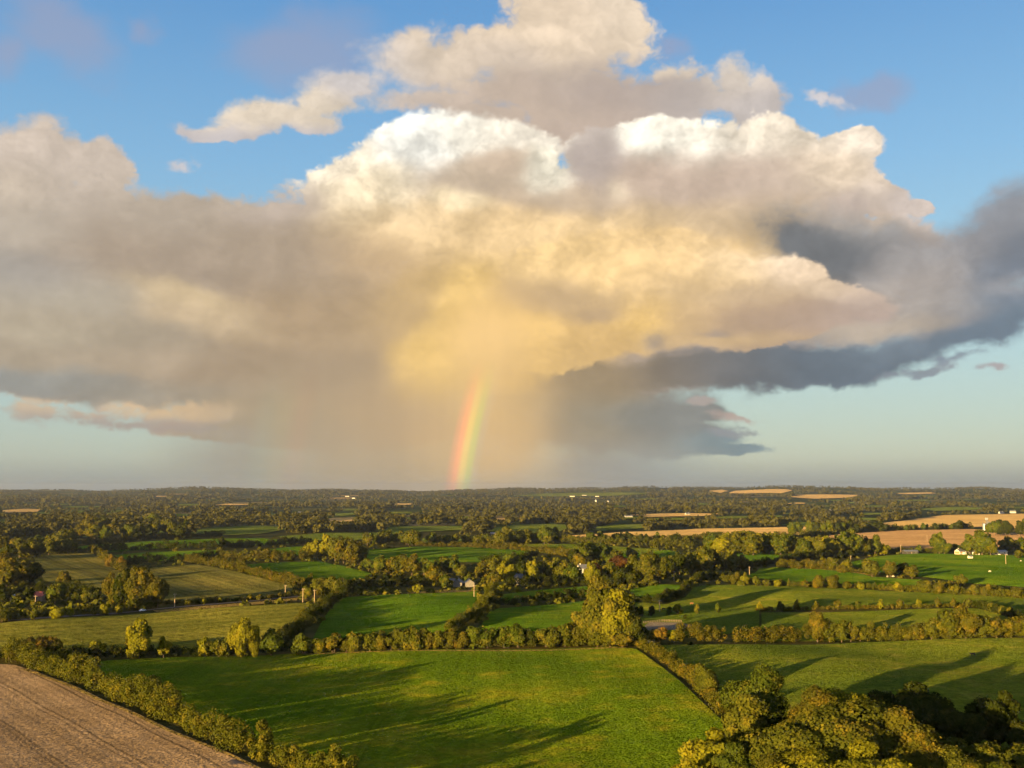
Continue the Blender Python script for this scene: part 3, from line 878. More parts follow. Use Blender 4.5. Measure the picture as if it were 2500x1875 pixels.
M_STUB = turf_mat('stubble', (0.184, 0.126, 0.068), (0.216, 0.150, 0.083), (0.255, 0.180, 0.102), 0.03, 0.8, (A_STUB, 3.0), 0.10, 0.9, 0.11, (17.0, 6.0, 0.34))
M_GOLD = turf_mat('golden_stubble', (0.360, 0.240, 0.088), (0.420, 0.288, 0.108), (0.460, 0.322, 0.132), 0.006, 1.9, (0.12, 22.0), 0.10, 0.2, 0.15)
M_PLOUGH = turf_mat('ploughed_stubble', (0.285, 0.178, 0.080), (0.325, 0.206, 0.092), (0.365, 0.238, 0.110), 0.008, 1.8, (0.1, 16.0), 0.06, 0.2, 0.18)
M_SAND = turf_mat('arena_sand', (0.130, 0.108, 0.076), (0.160, 0.132, 0.095), (0.180, 0.150, 0.110), 0.05, 0.8)
M_VERGE = turf_mat('dry_verge', (0.140, 0.105, 0.030), (0.190, 0.135, 0.040), (0.240, 0.160, 0.048), 0.08, 1.8, None, 0, 0.6, 0.6)

field('stubble_field', [(-60, 1432), (30, 1436), (80, 1450), (190, 1494), (316, 1550), (446, 1606), (575, 1664), (740, 1740), (300, 1800), (-120, 1780), (-150, 1560)], M_STUB, 6)
field('pasture', [(165, 1432), (400, 1419), (640, 1411), (1000, 1403), (1330, 1396), (1375, 1402), (1430, 1440), (1500, 1500), (1570, 1565), (1590, 1620), (1640, 1720), (1300, 1850), (900, 1830), (770, 1720), (620, 1650), (450, 1575), (330, 1510), (230, 1462)], M_PAST, 6)
field('pasture', [(1395, 1395), (1560, 1392), (1860, 1388), (2212, 1378), (2420, 1374), (2420, 1700), (2200, 1760), (1800, 1740), (1640, 1640), (1560, 1530), (1470, 1450)], M_PAST2, 7)
field('crop_field', [(-140, 1420), (-140, 1352), (0, 1346), (300, 1326), (640, 1302), (690, 1306), (650, 1350), (600, 1392), (420, 1402), (150, 1412), (60, 1420)], M_CROP, 8)
field('pasture', [(735, 1292), (880, 1283), (1030, 1277), (1035, 1292), (1010, 1335), (960, 1364), (820, 1374), (675, 1382), (690, 1352), (712, 1318)], M_LUSH, 7)
field('pasture', [(1062, 1316), (1150, 1309), (1262, 1298), (1290, 1330), (1280, 1370), (1150, 1372), (1010, 1372), (1040, 1350)], M_LUSH, 7)
field('pasture', [(1085, 1284), (1160, 1275), (1262, 1266), (1300, 1268), (1290, 1288), (1180, 1295), (1080, 1304)], M_LUSH, 7)
field('pasture', [(1370, 1300), (1440, 1306), (1480, 1290), (1500, 1266), (1700, 1264), (1900, 1276), (2212, 1290), (2400, 1300), (2400, 1330), (2220, 1326), (2112, 1310), (1640, 1320), (1640, 1352), (1560, 1372), (1420, 1378), (1380, 1345)], M_PAST2, 8)
field('pasture', [(1645, 1323), (2110, 1314), (2212, 1340), (2400, 1366), (2212, 1370), (2060, 1374), (1860, 1382), (1600, 1384), (1575, 1372), (1645, 1352)], M_PAST2, 8)
field('pasture', [(1610, 1246), (1640, 1228), (1700, 1224), (1830, 1234), (1880, 1245), (1990, 1252), (2010, 1262), (1900, 1270), (1720, 1262)], M_LUSH, 8)
field('pasture', [(1830, 1218), (1880, 1204), (1960, 1195), (2060, 1197), (2212, 1200), (2400, 1205), (2400, 1285), (2212, 1268), (2080, 1258), (1990, 1246), (1900, 1236)], M_LUSH, 9)
field('pasture', [(1360, 1272), (1430, 1262), (1478, 1264), (1462, 1284), (1420, 1292), (1365, 1288)], M_LUSH, 8)
field('stubble_field', [(1690, 1176), (1790, 1158), (1890, 1148), (2100, 1143), (2170, 1150), (2212, 1154), (2400, 1158), (2400, 1186), (2100, 1182), (1900, 1190), (1780, 1184)], M_PLOUGH, 18, 0.3)
field('stubble_field', [(1860, 1136), (1960, 1124), (2040, 1113), (2212, 1110), (2420, 1106), (2420, 1140), (2212, 1142), (2100, 1139), (1930, 1143)], M_GOLD, 24, 0.6)
field('stubble_field', [(1218, 1158), (1300, 1153), (1500, 1143), (1690, 1139), (1860, 1137), (1860, 1150), (1690, 1158), (1480, 1162), (1300, 1168), (1224, 1166)], M_GOLD, 20, 0.4)
field('crop_field', [(285, 1236), (330, 1226), (430, 1219), (470, 1226), (630, 1264), (640, 1284), (520, 1296), (380, 1308), (345, 1300)], M_CROP2, 8)
field('crop_field', [(72, 1204), (120, 1197), (205, 1194), (246, 1222), (262, 1232), (240, 1272), (165, 1272), (95, 1254)], M_CROP2, 8)
field('pasture', [(500, 1222), (560, 1217), (690, 1213), (800, 1238), (805, 1246), (700, 1256), (650, 1256), (560, 1236)], M_LUSH, 9)
field('pasture', [(150, 1184), (200, 1177), (380, 1167), (560, 1162), (650, 1168), (560, 1178), (330, 1186), (240, 1192)], M_LUSH, 14)
field('pasture', [(240, 1200), (330, 1192), (470, 1188), (500, 1193), (440, 1205), (330, 1214), (270, 1210)], M_LUSH, 10)
field('pasture', [(565, 1188), (600, 1184), (668, 1180), (672, 1194), (620, 1204), (580, 1200)], M_LUSH, 10)
field('pasture', [(774, 1188), (900, 1181), (1010, 1181), (1170, 1190), (1062, 1215), (900, 1217), (800, 1214), (776, 1204)], M_LUSH, 10)
field('pasture', [(1062, 1179), (1150, 1174), (1250, 1176), (1330, 1180), (1420, 1186), (1440, 1198), (1240, 1202), (1150, 1190)], M_PAST2, 12)
field('pasture', [(1340, 1196), (1440, 1188), (1470, 1194), (1440, 1204), (1350, 1206)], M_LUSH, 12)
field('pasture', [(1570, 1200), (1650, 1188), (1720, 1198), (1710, 1216), (1610, 1220)], M_LUSH, 12)
FAR = [([(400, 1149), (470, 1140), (560, 1136), (640, 1141), (560, 1154), (430, 1157)], M_FARG), ([(600, 1160), (700, 1152), (900, 1150), (900, 1160), (760, 1168), (640, 1170)], M_FARG),
       ([(780, 1144), (900, 1137), (1010, 1137), (1000, 1146), (860, 1151)], M_FARG), ([(1040, 1145), (1110, 1135), (1190, 1132), (1250, 1137), (1200, 1150), (1080, 1154)], M_FARG),
       ([(690, 1125), (720, 1119), (790, 1118), (800, 1123), (740, 1128)], M_GOLD), ([(0, 1103), (60, 1099), (88, 1101), (80, 1106), (10, 1108)], M_GOLD), ([(-120, 1196), (-20, 1186), (30, 1182), (60, 1188), (20, 1200), (-60, 1206)], M_FARG),
       ([(1250, 1142), (1330, 1134), (1400, 1133), (1390, 1142), (1300, 1148)], M_FARG), ([(1360, 1112), (1480, 1109), (1560, 1110), (1520, 1115), (1400, 1117)], M_GOLD), ([(1650, 1133), (1720, 1128), (1790, 1131), (1740, 1137)], M_FARG),
       ([(1980, 1100), (2060, 1095), (2130, 1097), (2110, 1102), (2020, 1104)], M_FARG), ([(840, 1172), (920, 1163), (1060, 1160), (1050, 1168), (940, 1176)], M_FARG), ([(680, 1112), (760, 1108), (790, 1110), (740, 1115)], M_FARG),
       ([(280, 1150), (330, 1143), (390, 1141), (400, 1149), (340, 1155)], M_FARG), ([(150, 1160), (220, 1150), (262, 1152), (230, 1162)], M_FARG)]
for pts, mt in FAR:
    field('stubble_field' if mt is M_GOLD else 'pasture', pts, mt, 26, 0.9)
# sunlit fields on the far hillside
for pts, mt in [([(1572, 1066), (1590, 1060), (1700, 1057), (1712, 1060), (1690, 1066)], M_GOLD), ([(1528, 1061), (1560, 1058), (1574, 1061), (1556, 1065)], M_GOLD), ([(1690, 1074), (1740, 1069), (1860, 1070), (1830, 1076), (1760, 1078)], M_GOLD),
                ([(1100, 1072), (1180, 1066), (1330, 1064), (1420, 1067), (1300, 1072)], M_PAST2), ([(1930, 1066), (2010, 1064), (2030, 1066), (1960, 1068)], M_GOLD)]:
    field('stubble_field' if mt is M_GOLD else 'pasture', pts, mt, 60, 1.5)
# light strips of farmland showing between the far woods
_rr = random.Random(77)
for _k in range(58):
    _x = _rr.uniform(-40, 2240); _y = 1068 + 62 * _rr.random() ** 1.3; _w = _rr.uniform(28, 95); _h = (_y - 1052) * _rr.uniform(0.045, 0.085)
    _q = [(_x, _y), (_x + _w * 0.4, _y - _h), (_x + _w, _y - _h * 0.9), (_x + _w * 1.05, _y - _h * 0.2), (_x + _w * 0.6, _y + _h * 0.2)]
    if any(inside_poly(np.array([a]), np.array([b]), np.array(p_))[0] for p_ in FIELD_POLYS for a, b in _q): continue
    _m = _rr.choice([M_FARG, M_FARG, M_PAST2, M_GOLD])
    field('stubble_field' if _m is M_GOLD else 'pasture', _q, _m, None, 1.3)
field('riding_arena', [(1392, 1352), (1404, 1344), (1470, 1345), (1500, 1352), (1480, 1360), (1400, 1362)], M_SAND, 5, 0.08, False)
# the lane on the left, with its dry verges
M_ROAD = plain('lane_surface', (0.075, 0.062, 0.050), 0.9, 0.25, 0.3)
field('lane', [(-120, 1352), (-120, 1347), (60, 1336), (200, 1327), (340, 1314.5), (470, 1303.5), (600, 1291.5), (660, 1286), (662, 1287.5), (600, 1293.5), (470, 1305.5), (340, 1316.5), (200, 1329.5), (60, 1339)], M_ROAD, 5, 0.1, False)
field('grass_verge', [(330, 1319), (470, 1307), (600, 1296), (660, 1290), (665, 1298), (600, 1303), (470, 1313), (340, 1323)], M_VERGE, 4, 0.13, False)
field('grass_verge', [(640, 1413), (1000, 1405), (1330, 1398), (1370, 1401), (1330, 1400), (1000, 1406.6), (640, 1414.6)], M_VERGE, 3, 0.1, False)
field('grass_verge', [(30, 1441), (80, 1452), (190, 1496), (316, 1552), (446, 1608), (575, 1666), (563, 1666), (438, 1610), (308, 1555), (182, 1499), (76, 1456)], M_VERGE, 3, 0.1, False)
field('grass_verge', [(880, 1283), (1030, 1277), (1030, 1272), (960, 1274), (880, 1280)], M_VERGE, 4, 0.1, False)
field('grass_verge', [(1690, 1225), (1830, 1235), (1890, 1246), (1890, 1241), (1830, 1231), (1700, 1222)], M_VERGE, 4, 0.1, False)

# ================================================================== hedges
hedge('tall overgrown hedge between the brown stubble and the front pasture', [(24, 1428), (64, 1438), (140, 1462), (256, 1510), (372, 1560), (488, 1610), (612, 1664), (760, 1730)], 8.0, 7.6, 'olive', seed=11, lump=0.42, pal_cap=True)
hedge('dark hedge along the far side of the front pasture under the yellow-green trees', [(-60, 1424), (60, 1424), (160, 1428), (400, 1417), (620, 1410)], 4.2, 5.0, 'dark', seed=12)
hedge('wide dark hedge running up between the leafy crop and the lush pasture', [(600, 1402), (640, 1372), (680, 1334), (712, 1308), (745, 1288)], 7.0, 6.0, 'dark', seed=13)
hedge('low brambly hedge on the crop side of the wide dark hedge', [(590, 1394), (625, 1366), (665, 1330), (695, 1308)], 4.5, 3.6, 'bronze', seed=14)
hedge('undergrowth beneath the row of bushes behind the front pasture', [(625, 1408), (800, 1403), (1000, 1398), (1262, 1392)], 5.0, 6.2, 'olive', seed=15)
hedge('low scrubby hedge slanting down to the big trees at the lower right', [(1372, 1394), (1420, 1416), (1462, 1446), (1520, 1498), (1566, 1548)], 5.5, 4.6, 'bronze', seed=16)
hedge('thick curved hedge between the two middle pastures', [(1062, 1282), (1054, 1304), (1036, 1328), (1004, 1350), (966, 1368)], 6.5, 6.0, 'olive', seed=17)
hedge('dark hedge dividing the small shaded pastures at the centre', [(1062, 1310), (1110, 1304), (1180, 1299), (1262, 1291)], 5.0, 5.0, 'dark', seed=18)
hedge('dark winding hedge behind the tallest tree group', [(1320, 1296), (1360, 1300), (1420, 1303), (1466, 1290), (1490, 1266), (1530, 1252), (1600, 1250)], 5.5, 5.0, 'dark', seed=19)
hedge('trimmed low hedge with a row of saplings across the right pastures', [(1636, 1320), (1760, 1317), (1900, 1315), (2000, 1313), (2110, 1311)], 2.6, 2.4, 'bronze', seed=20, lump=0.12)
hedge('dark rough hedge at the right end of the trimmed hedge', [(2112, 1312), (2150, 1324), (2212, 1342), (2300, 1362)], 4.5, 4.6, 'dark', seed=21)
hedge('long hedge crossing the right pastures below the round bushes', [(1560, 1256), (1620, 1262), (1760, 1268), (1900, 1274), (2060, 1283), (2212, 1292), (2330, 1300)], 4.5, 4.2, 'olive', seed=22)
hedge('dense hedge block of even height in the right-hand row', [(1592, 1388), (1640, 1388), (1690, 1387), (1745, 1386)], 6.5, 8.0, 'bronze', seed=23, lump=0.12)
hedge('clipped thick hedge block beside the small riding arena', [(1462, 1388), (1500, 1388), (1560, 1387)], 7.0, 8.6, 'bronze', seed=24, lump=0.12)
hedge('tall hedge closing the right pasture under the spreading oaks', [(1860, 1385), (1960, 1383), (2060, 1379), (2212, 1376), (2320, 1374)], 6.0, 6.4, 'olive', seed=25)
hedge('broad bramble thicket above the small sunlit pasture', [(1690, 1226), (1740, 1228), (1800, 1232), (1850, 1240)], 14.0, 6.0, 'bronze', seed=26)
hedge('autumn-brown hedge slanting between the dull crop and the small pasture', [(405, 1214), (460, 1222), (540, 1240), (620, 1262), (700, 1280), (742, 1288)], 8.0, 7.0, 'bronze', seed=27)
hedge('hedge running down between the two dull crop fields', [(196, 1190), (222, 1206), (246, 1224), (262, 1234)], 8.0, 7.0, 'bronze', seed=28)
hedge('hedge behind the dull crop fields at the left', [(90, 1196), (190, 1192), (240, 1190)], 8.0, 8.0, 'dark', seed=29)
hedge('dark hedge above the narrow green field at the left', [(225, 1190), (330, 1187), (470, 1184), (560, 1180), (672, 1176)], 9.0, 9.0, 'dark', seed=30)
hedge('hedge below the narrow green field at the left', [(262, 1222), (330, 1217), (405, 1213), (470, 1206)], 8.0, 8.0, 'dark', seed=31)
hedge('bronze hedge along the top of the small pasture', [(470, 1206), (531, 1211), (600, 1210), (664, 1209)], 9.0, 8.5, 'bronze', seed=32)
hedge('dark scrub on the bank above the lush middle pasture', [(742, 1272), (800, 1270), (877, 1266), (960, 1264)], 10.0, 6.0, 'dark', seed=33)
hedge('thin dark hedge on the far side of the bright central field', [(1040, 1213), (1080, 1215), (1120, 1212), (1160, 1204)], 7.0, 6.0, 'dark', seed=34)
hedge('brown hedge along the top of the bright central field', [(905, 1180), (1000, 1182), (1100, 1188), (1180, 1194), (1240, 1204)], 8.0, 7.0, 'bronze', seed=35)
hedge('straight hedge between the golden stubble and the central field', [(1040, 1176), (1180, 1172), (1320, 1178), (1420, 1180), (1500, 1182)], 10.0, 9.0, 'olive', seed=36)
hedge('hedge along the near edge of the long golden stubble strip', [(1225, 1170), (1320, 1170), (1480, 1166), (1600, 1162), (1700, 1160)], 10.0, 8.0, 'olive', seed=37)
hedge('hedge along the foot of the brown ploughed field', [(1880, 1196), (1960, 1192), (2060, 1192), (2140, 1193)], 8.0, 5.0, 'olive', seed=38)
hedge('dark hedge at the back of the far-left green fields', [(150, 1178), (260, 1172), (380, 1164), (480, 1160)], 10.0, 8.0, 'dark', seed=39)
hedge('roadside scrub hedge along the lane at the left', [(-60, 1346), (60, 1334), (200, 1324), (330, 1314)], 5.0, 3.4, 'olive', seed=40)
hedge('garden hedge behind the red-roofed shed at the left', [(-40, 1290), (40, 1284), (120, 1282), (230, 1298)], 9.0, 7.0, 'dark', seed=41)
hedge('scrub hedge along the foot of the dull crop by the lane', [(345, 1306), (420, 1304), (520, 1297), (640, 1286), (690, 1284)], 4.0, 2.8, 'bronze', seed=42)
hedge('dark hedge below the wooded farmhouse at the centre', [(1085, 1272), (1150, 1268), (1240, 1264), (1290, 1264), (1340, 1268)], 8.0, 7.0, 'dark', seed=43)
hedge('hedge between the sunlit fields and the wooded band at the right', [(1560, 1232), (1640, 1222), (1700, 1214), (1800, 1206), (1850, 1202)], 9.0, 7.0, 'dark', seed=44)
hedge('hedge between the golden strip and the brown ploughed field', [(1690, 1166), (1780, 1156), (1860, 1150), (1960, 1145), (2100, 1142)], 12.0, 8.0, 'olive', seed=45)

# ================================================================== trees and bushes
GH = 'hedgerow trees'
stand('in the dark hedge behind the front pasture', GH, 'tree', ['yellow'], [(300, 1422, 84, 58, 'yellow'), (353, 1420, 42, 28), (207, 1418, 34, 34), (443, 1418, 42, 32), (473, 1419, 38, 32, 'olive'), (490, 1419, 42, 26, 'olive'), (522, 1419, 86, 52, 'yellow'), (548, 1418, 66, 34, 'yellow'), (586, 1416, 58, 48, 'green')], seed=3)
stand('where the tall hedge meets the crop', 'bushes at the hedge corner', 'bush', ['bronze'], [(60, 1424, 52, 46), (90, 1422, 50, 42, 'rust'), (118, 1420, 44, 40), (140, 1430, 36, 34, 'olive'), (20, 1424, 36, 40, 'dark'), (112, 1440, 40, 34, 'olive')], seed=4)
stand('in the row behind the front pasture', 'bushes behind the front pasture', 'bush', ['olive', 'olive', 'green', 'bronze'], [
    (656, 1413, 47, 62), (690, 1412, 35, 39), (720, 1410, 45, 54, 'bronze'), (748, 1409, 35, 36), (769, 1408, 47, 41), (800, 1407, 41, 41), (825, 1406, 39, 39, 'bronze'), (845, 1405, 37, 33), (861, 1404, 49, 36), (882, 1404, 52, 39), (905, 1403, 49, 46),
    (925, 1402, 41, 36), (946, 1401, 43, 39), (966, 1400, 43, 36, 'bronze'), (984, 1400, 35, 26, 'rust'), (1000, 1400, 39, 33, 'bronze'), (1025, 1399, 49, 46, 'green'), (1053, 1398, 49, 44), (1089, 1397, 47, 46, 'green'), (1119, 1397, 52, 46), (1148, 1396, 39, 36, 'dark'), (1180, 1396, 47, 52), (1194, 1398, 37, 39, 'olive'), (1220, 1395, 54, 36, 'olive'), (1246, 1394, 49, 41, 'bronze')], seed=5)
stand('in the tallest group behind the front pasture', 'tall tree group at the pasture corner', 'tree', ['olive', 'yellow'], [(1272, 1392, 84, 74, 'olive'), (1300, 1394, 122, 96, 'olive'), (1328, 1395, 112, 86, 'yellow'), (1354, 1394, 84, 66, 'olive'), (1302, 1346, 106, 76, 'bronze'), (1378, 1393, 44, 48, 'dark'), (1290, 1398, 34, 44, 'olive'), (1318, 1398, 36, 46, 'olive'), (1344, 1398, 34, 44, 'bronze')], seed=6)
stand('in the slanting scrubby hedge', 'trees by the slanting hedge', 'tree', ['bronze'], [(1524, 1506, 74, 54, 'olive'), (1500, 1482, 34, 30, 'bronze'), (1478, 1464, 28, 28, 'bronze')], seed=7)
# the big trees at the lower right
stand('in the big lower right clump', 'big trees at the lower right', 'tree', ['olive', 'green', 'bronze'], [
    (1640, 1604, 150, 138, 'green'), (1612, 1628, 118, 112, 'olive'), (1545, 1706, 124, 130, 'yellow'), (1604, 1735, 130, 150, 'green'), (1508, 1750, 110, 110, 'yellow'),
    (1762, 1636, 138, 128, 'bronze'), (1842, 1622, 136, 130, 'yellow'), (1905, 1650, 134, 128, 'olive'), (1806, 1712, 206, 236, 'olive'), (1722, 1730, 178, 190, 'olive'), (1906, 1730, 196, 220, 'bronze'), (1966, 1668, 124, 126, 'olive'), (1885, 1790, 176, 190, 'yellow'), (1772, 1800, 170, 190, 'yellow'),
    (1676, 1780, 136, 146, 'bronze'), (1990, 1745, 146, 150, 'bronze'), (2080, 1750, 136, 146, 'olive'), (1940, 1800, 140, 150, 'yellow'), (1850, 1815, 146, 150, 'olive'), (2150, 1785, 134, 140, 'green'), (2210, 1712, 112, 130, 'olive'), (2052, 1694, 112, 120, 'olive'), (2134, 1712, 104, 120, 'olive')], seed=8)
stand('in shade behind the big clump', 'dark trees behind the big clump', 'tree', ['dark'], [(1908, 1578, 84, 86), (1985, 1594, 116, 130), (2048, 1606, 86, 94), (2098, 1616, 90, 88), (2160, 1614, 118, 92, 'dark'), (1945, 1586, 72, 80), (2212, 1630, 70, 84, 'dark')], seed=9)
stand('along the top of the right pasture', 'trees above the right front pasture', 'tree', ['bronze', 'olive'], [(1425, 1389, 36, 34, 'rust'), (1412, 1389, 30, 26, 'bronze'), (1455, 1388, 28, 22, 'yellow'), (1766, 1386, 64, 46, 'bronze'), (1792, 1386, 50, 40), (1818, 1386, 48, 38, 'olive'), (1838, 1385, 42, 32, 'bronze'), (1858, 1384, 26, 24, 'bronze'), (1900, 1383, 24, 28), (1932, 1382, 28, 28), (1955, 1382, 26, 26, 'yellow'),
    (1979, 1381, 36, 36), (2012, 1380, 42, 42, 'olive'), (2052, 1379, 62, 62, 'olive'), (2086, 1378, 64, 60, 'bronze'), (2125, 1377, 48, 44), (2152, 1377, 44, 40), (2184, 1376, 46, 42), (2214, 1376, 44, 42)], seed=10)
stand('in the row on the trimmed hedge', 'saplings on the trimmed hedge', 'tree', ['olive', 'yellow', 'bronze'], [(x, 1320 - (x - 1641) * 0.019, 19 + (i * 7 % 5)) for i, x in enumerate((1641, 1685, 1721, 1763, 1809, 1853, 1903, 1945, 1984, 2026, 2060, 2092))], 0.62, seed=11)
stand('along the dark right-edge hedge', 'bushes at the hedge end', 'bush', ['dark', 'dark', 'olive'], [(2126, 1316, 22), (2146, 1322, 22), (2165, 1328, 22), (2182, 1333, 24, 20, 'bronze'), (2200, 1338, 22), (1690, 1320, 18, 12, 'dark')], 0.8, seed=12)
stand('along the long hedge crossing right pastures', 'bushes on the long right hedge', 'bush', ['olive', 'bronze', 'yellow'], [(1588, 1260, 26), (1608, 1264, 28, 20, 'yellow'), (1634, 1265, 22), (1655, 1266, 16), (1680, 1267, 16), (1769, 1271, 32, 28, 'bronze'), (1797, 1271, 32, 28, 'bronze'), (1740, 1269, 16), (1830, 1272, 18), (1860, 1273, 16), (1937, 1276, 20), (1998, 1280, 30, 34), (2029, 1282, 28), (2063, 1284, 24), (2105, 1286, 26), (2130, 1287, 28), (2165, 1289, 20), (2195, 1291, 26)], 0.95, seed=13)
stand('in the group between the sunlit fields', 'round trees between the sunlit fields', 'tree', ['olive', 'bronze'], [(1884, 1246, 40, 38, 'olive'), (1923, 1246, 34, 36, 'bronze'), (1948, 1240, 26, 30, 'dark'), (1970, 1249, 30, 32, 'bronze'), (1802, 1232, 26, 24), (1830, 1234, 28, 24), (2075, 1266, 26, 26)], seed=14)
stand('around the paddock behind the arena', 'paddock bushes', 'bush', ['dark', 'green'], [(1358, 1332, 28, 20), (1381, 1332, 26, 20), (1408, 1330, 24, 15), (1446, 1328, 20, 13), (1464, 1327, 24, 22, 'yellow'), (1505, 1325, 22, 15, 'olive'), (1551, 1323, 22, 13), (1480, 1338, 12, 8), (1490, 1393, 8, 16, 'dark')], seed=15)
stand('in the belt around the farmhouse', 'trees around the central farmhouse', 'tree', ['olive', 'olive', 'green', 'bronze'], [
    (1067, 1244, 46, 46, 'olive'), (1095, 1265, 52, 42, 'yellow'), (1105, 1226, 34, 36), (1128, 1250, 40, 34, 'dark'), (1151, 1265, 54, 36, 'yellow'), (1172, 1258, 44, 34, 'dark'), (1200, 1258, 54, 48, 'olive'), (1216, 1264, 50, 34), (1238, 1264, 46, 34), (1256, 1230, 36, 38), (1275, 1264, 48, 36, 'yellow'),
    (1287, 1246, 30, 30, 'copper'), (1318, 1252, 38, 40), (1343, 1232, 34, 46, 'copper'), (1372, 1246, 44, 42), (1400, 1260, 66, 62, 'olive'), (1425, 1258, 56, 44), (1442, 1248, 48, 44, 'dark'), (1468, 1242, 48, 44, 'dark'), (1498, 1238, 46, 40), (1520, 1238, 58, 46, 'olive'), (1540, 1236, 48, 38, 'dark'), (1583, 1232, 42, 36, 'olive'), (1600, 1230, 32, 28), (1340, 1262, 36, 36, 'dark'), (1365, 1264, 34, 34, 'dark')], seed=16)
stand('in the clump above the central farmhouse', 'clump above the central pasture', 'tree', ['olive', 'green'], [(1256, 1212, 42, 44), (1282, 1210, 42, 40), (1307, 1208, 36, 34), (1240, 1214, 28, 28, 'dark'), (1364, 1206, 24, 26), (1330, 1214, 28, 28), (1404, 1206, 18, 18), (1318, 1226, 26, 28)], seed=17)
stand('in the clump beside the bright field', 'clump beside the bright field', 'tree', ['olive', 'bronze', 'yellow'], [(672, 1206, 34, 32, 'yellow'), (688, 1207, 42, 38, 'yellow'), (706, 1208, 50, 40, 'yellow'), (724, 1212, 52, 40, 'olive'), (742, 1216, 54, 38, 'bronze'), (760, 1219, 50, 40, 'bronze'), (776, 1219, 44, 34, 'bronze'), (738, 1192, 34, 34), (756, 1196, 34, 32)], seed=18)
stand('on the bank above the lush pasture', 'trees on the wooded bank', 'tree', ['olive', 'bronze', 'green'], [(796, 1232, 28, 28), (820, 1238, 40, 32), (840, 1238, 36, 30), (868, 1240, 44, 42, 'olive'), (890, 1242, 42, 38, 'bronze'), (915, 1242, 34, 30), (936, 1264, 42, 46, 'bronze'), (936, 1244, 36, 30), (960, 1242, 40, 36), (978, 1243, 42, 38), (961, 1270, 30, 24, 'green'), (997, 1248, 26, 28), (902, 1282, 22, 20, 'yellow'), (1043, 1254, 38, 34), (1063, 1270, 40, 38, 'bronze'), (1012, 1262, 22, 22, 'green'), (860, 1258, 26, 28, 'bronze'), (838, 1262, 22, 26, 'dark'), (800, 1262, 22, 26, 'dark')], seed=19)
stand('where the brown hedge meets the lane', 'bushes at the lane end', 'bush', ['bronze', 'olive'], [(668, 1276, 30, 30), (690, 1282, 38, 36), (712, 1284, 42, 38), (732, 1286, 42, 36, 'olive'), (750, 1286, 38, 34, 'dark'), (665, 1292, 30, 24, 'olive'), (590, 1254, 24, 22, 'rust'), (612, 1260, 24, 22), (262, 1232, 32, 26, 'rust'), (240, 1224, 28, 24, 'rust')], seed=20)
stand('in the dark clump beside the dull crop', 'great dark clump at the left', 'tree', ['bronze', 'dark'], [(248, 1308, 72, 46, 'bronze'), (270, 1312, 86, 52, 'dark'), (298, 1313, 90, 58, 'bronze'), (322, 1312, 82, 50, 'bronze'), (340, 1312, 66, 38, 'bronze'), (286, 1318, 30, 30, 'olive')], seed=21)
stand('among the left edge sheds', 'trees by the left sheds', 'tree', ['olive', 'green', 'dark'], [(14, 1266, 52, 50, 'bronze'), (40, 1264, 56, 50, 'bronze'), (66, 1262, 48, 44, 'dark'), (12, 1236, 40, 40, 'bronze'), (138, 1266, 32, 34, 'bronze'), (118, 1302, 44, 44, 'green'), (165, 1302, 34, 34, 'dark'), (190, 1304, 34, 32, 'olive'), (212, 1304, 32, 30, 'dark'), (60, 1296, 26, 24), (8, 1302, 30, 34, 'dark'), (40, 1304, 24, 28, 'dark'), (66, 1306, 22, 20, 'dark')], seed=22)
stand('along the lane below the sheds', 'bushes along the lane', 'bush', ['yellow', 'olive', 'bronze'], [(4, 1342, 34, 34, 'olive'), (38, 1338, 22, 26), (74, 1338, 28, 18, 'olive'), (125, 1336, 30, 32, 'yellow'), (150, 1331, 18, 18), (225, 1328, 26, 22, 'yellow'), (200, 1328, 14, 16), (258, 1324, 18, 16), (308, 1320, 12, 14), (405, 1307, 14, 18), (440, 1304, 12, 16), (540, 1296, 14, 16, 'bronze'), (560, 1297, 14, 18), (476, 1301, 12, 10, 'yellow')], seed=23)
stand('in the clump above the left crop', 'clump above the left crop', 'tree', ['olive', 'dark'], [(42, 1204, 42, 42), (66, 1204, 44, 44, 'olive'), (84, 1204, 30, 30, 'dark'), (105, 1198, 32, 32), (126, 1197, 34, 36), (146, 1196, 32, 30, 'olive'), (16, 1208, 34, 36, 'dark')], seed=24)
stand('in the wood beyond the left fields', 'wood beyond the left green fields', 'tree', ['olive', 'olive', 'green', 'bronze'], line_items([(0, 1190), (90, 1184), (160, 1174)], 9, 24, 36, 31, 0.4, 4) + line_items([(170, 1166), (300, 1160), (410, 1154)], 15, 24, 34, 32, 0.4, 5) + [(394, 1164, 30, 42, 'dark'), (330, 1140, 32, 30), (190, 1150, 36, 30), (215, 1148, 34, 34)], seed=25)
stand('in the loose far centre row', 'row across the far centre fields', 'tree', ['olive', 'green'], line_items([(787, 1178), (850, 1174), (905, 1178)], 10, 20, 28, 33, 0.3, 2) + [(898, 1179, 36, 30, 'olive'), (882, 1177, 30, 26)] + line_items([(925, 1175), (1010, 1173), (1100, 1176)], 13, 16, 25, 34, 0.35, 2), seed=26)
stand('in the belt before the golden strip', 'belt left of the golden strip', 'tree', ['green', 'olive'], line_items([(1075, 1177), (1140, 1174), (1205, 1174)], 11, 22, 36, 35, 0.3, 2) + [(1176, 1175, 40, 30, 'green'), (1190, 1174, 36, 28, 'green')], seed=27)
stand('in the row along the golden strip', 'row along the golden strip', 'tree', ['green', 'olive', 'dark'], line_items([(1270, 1172), (1345, 1172), (1430, 1174), (1500, 1180)], 15, 16, 25, 36, 0.35, 2), seed=28)
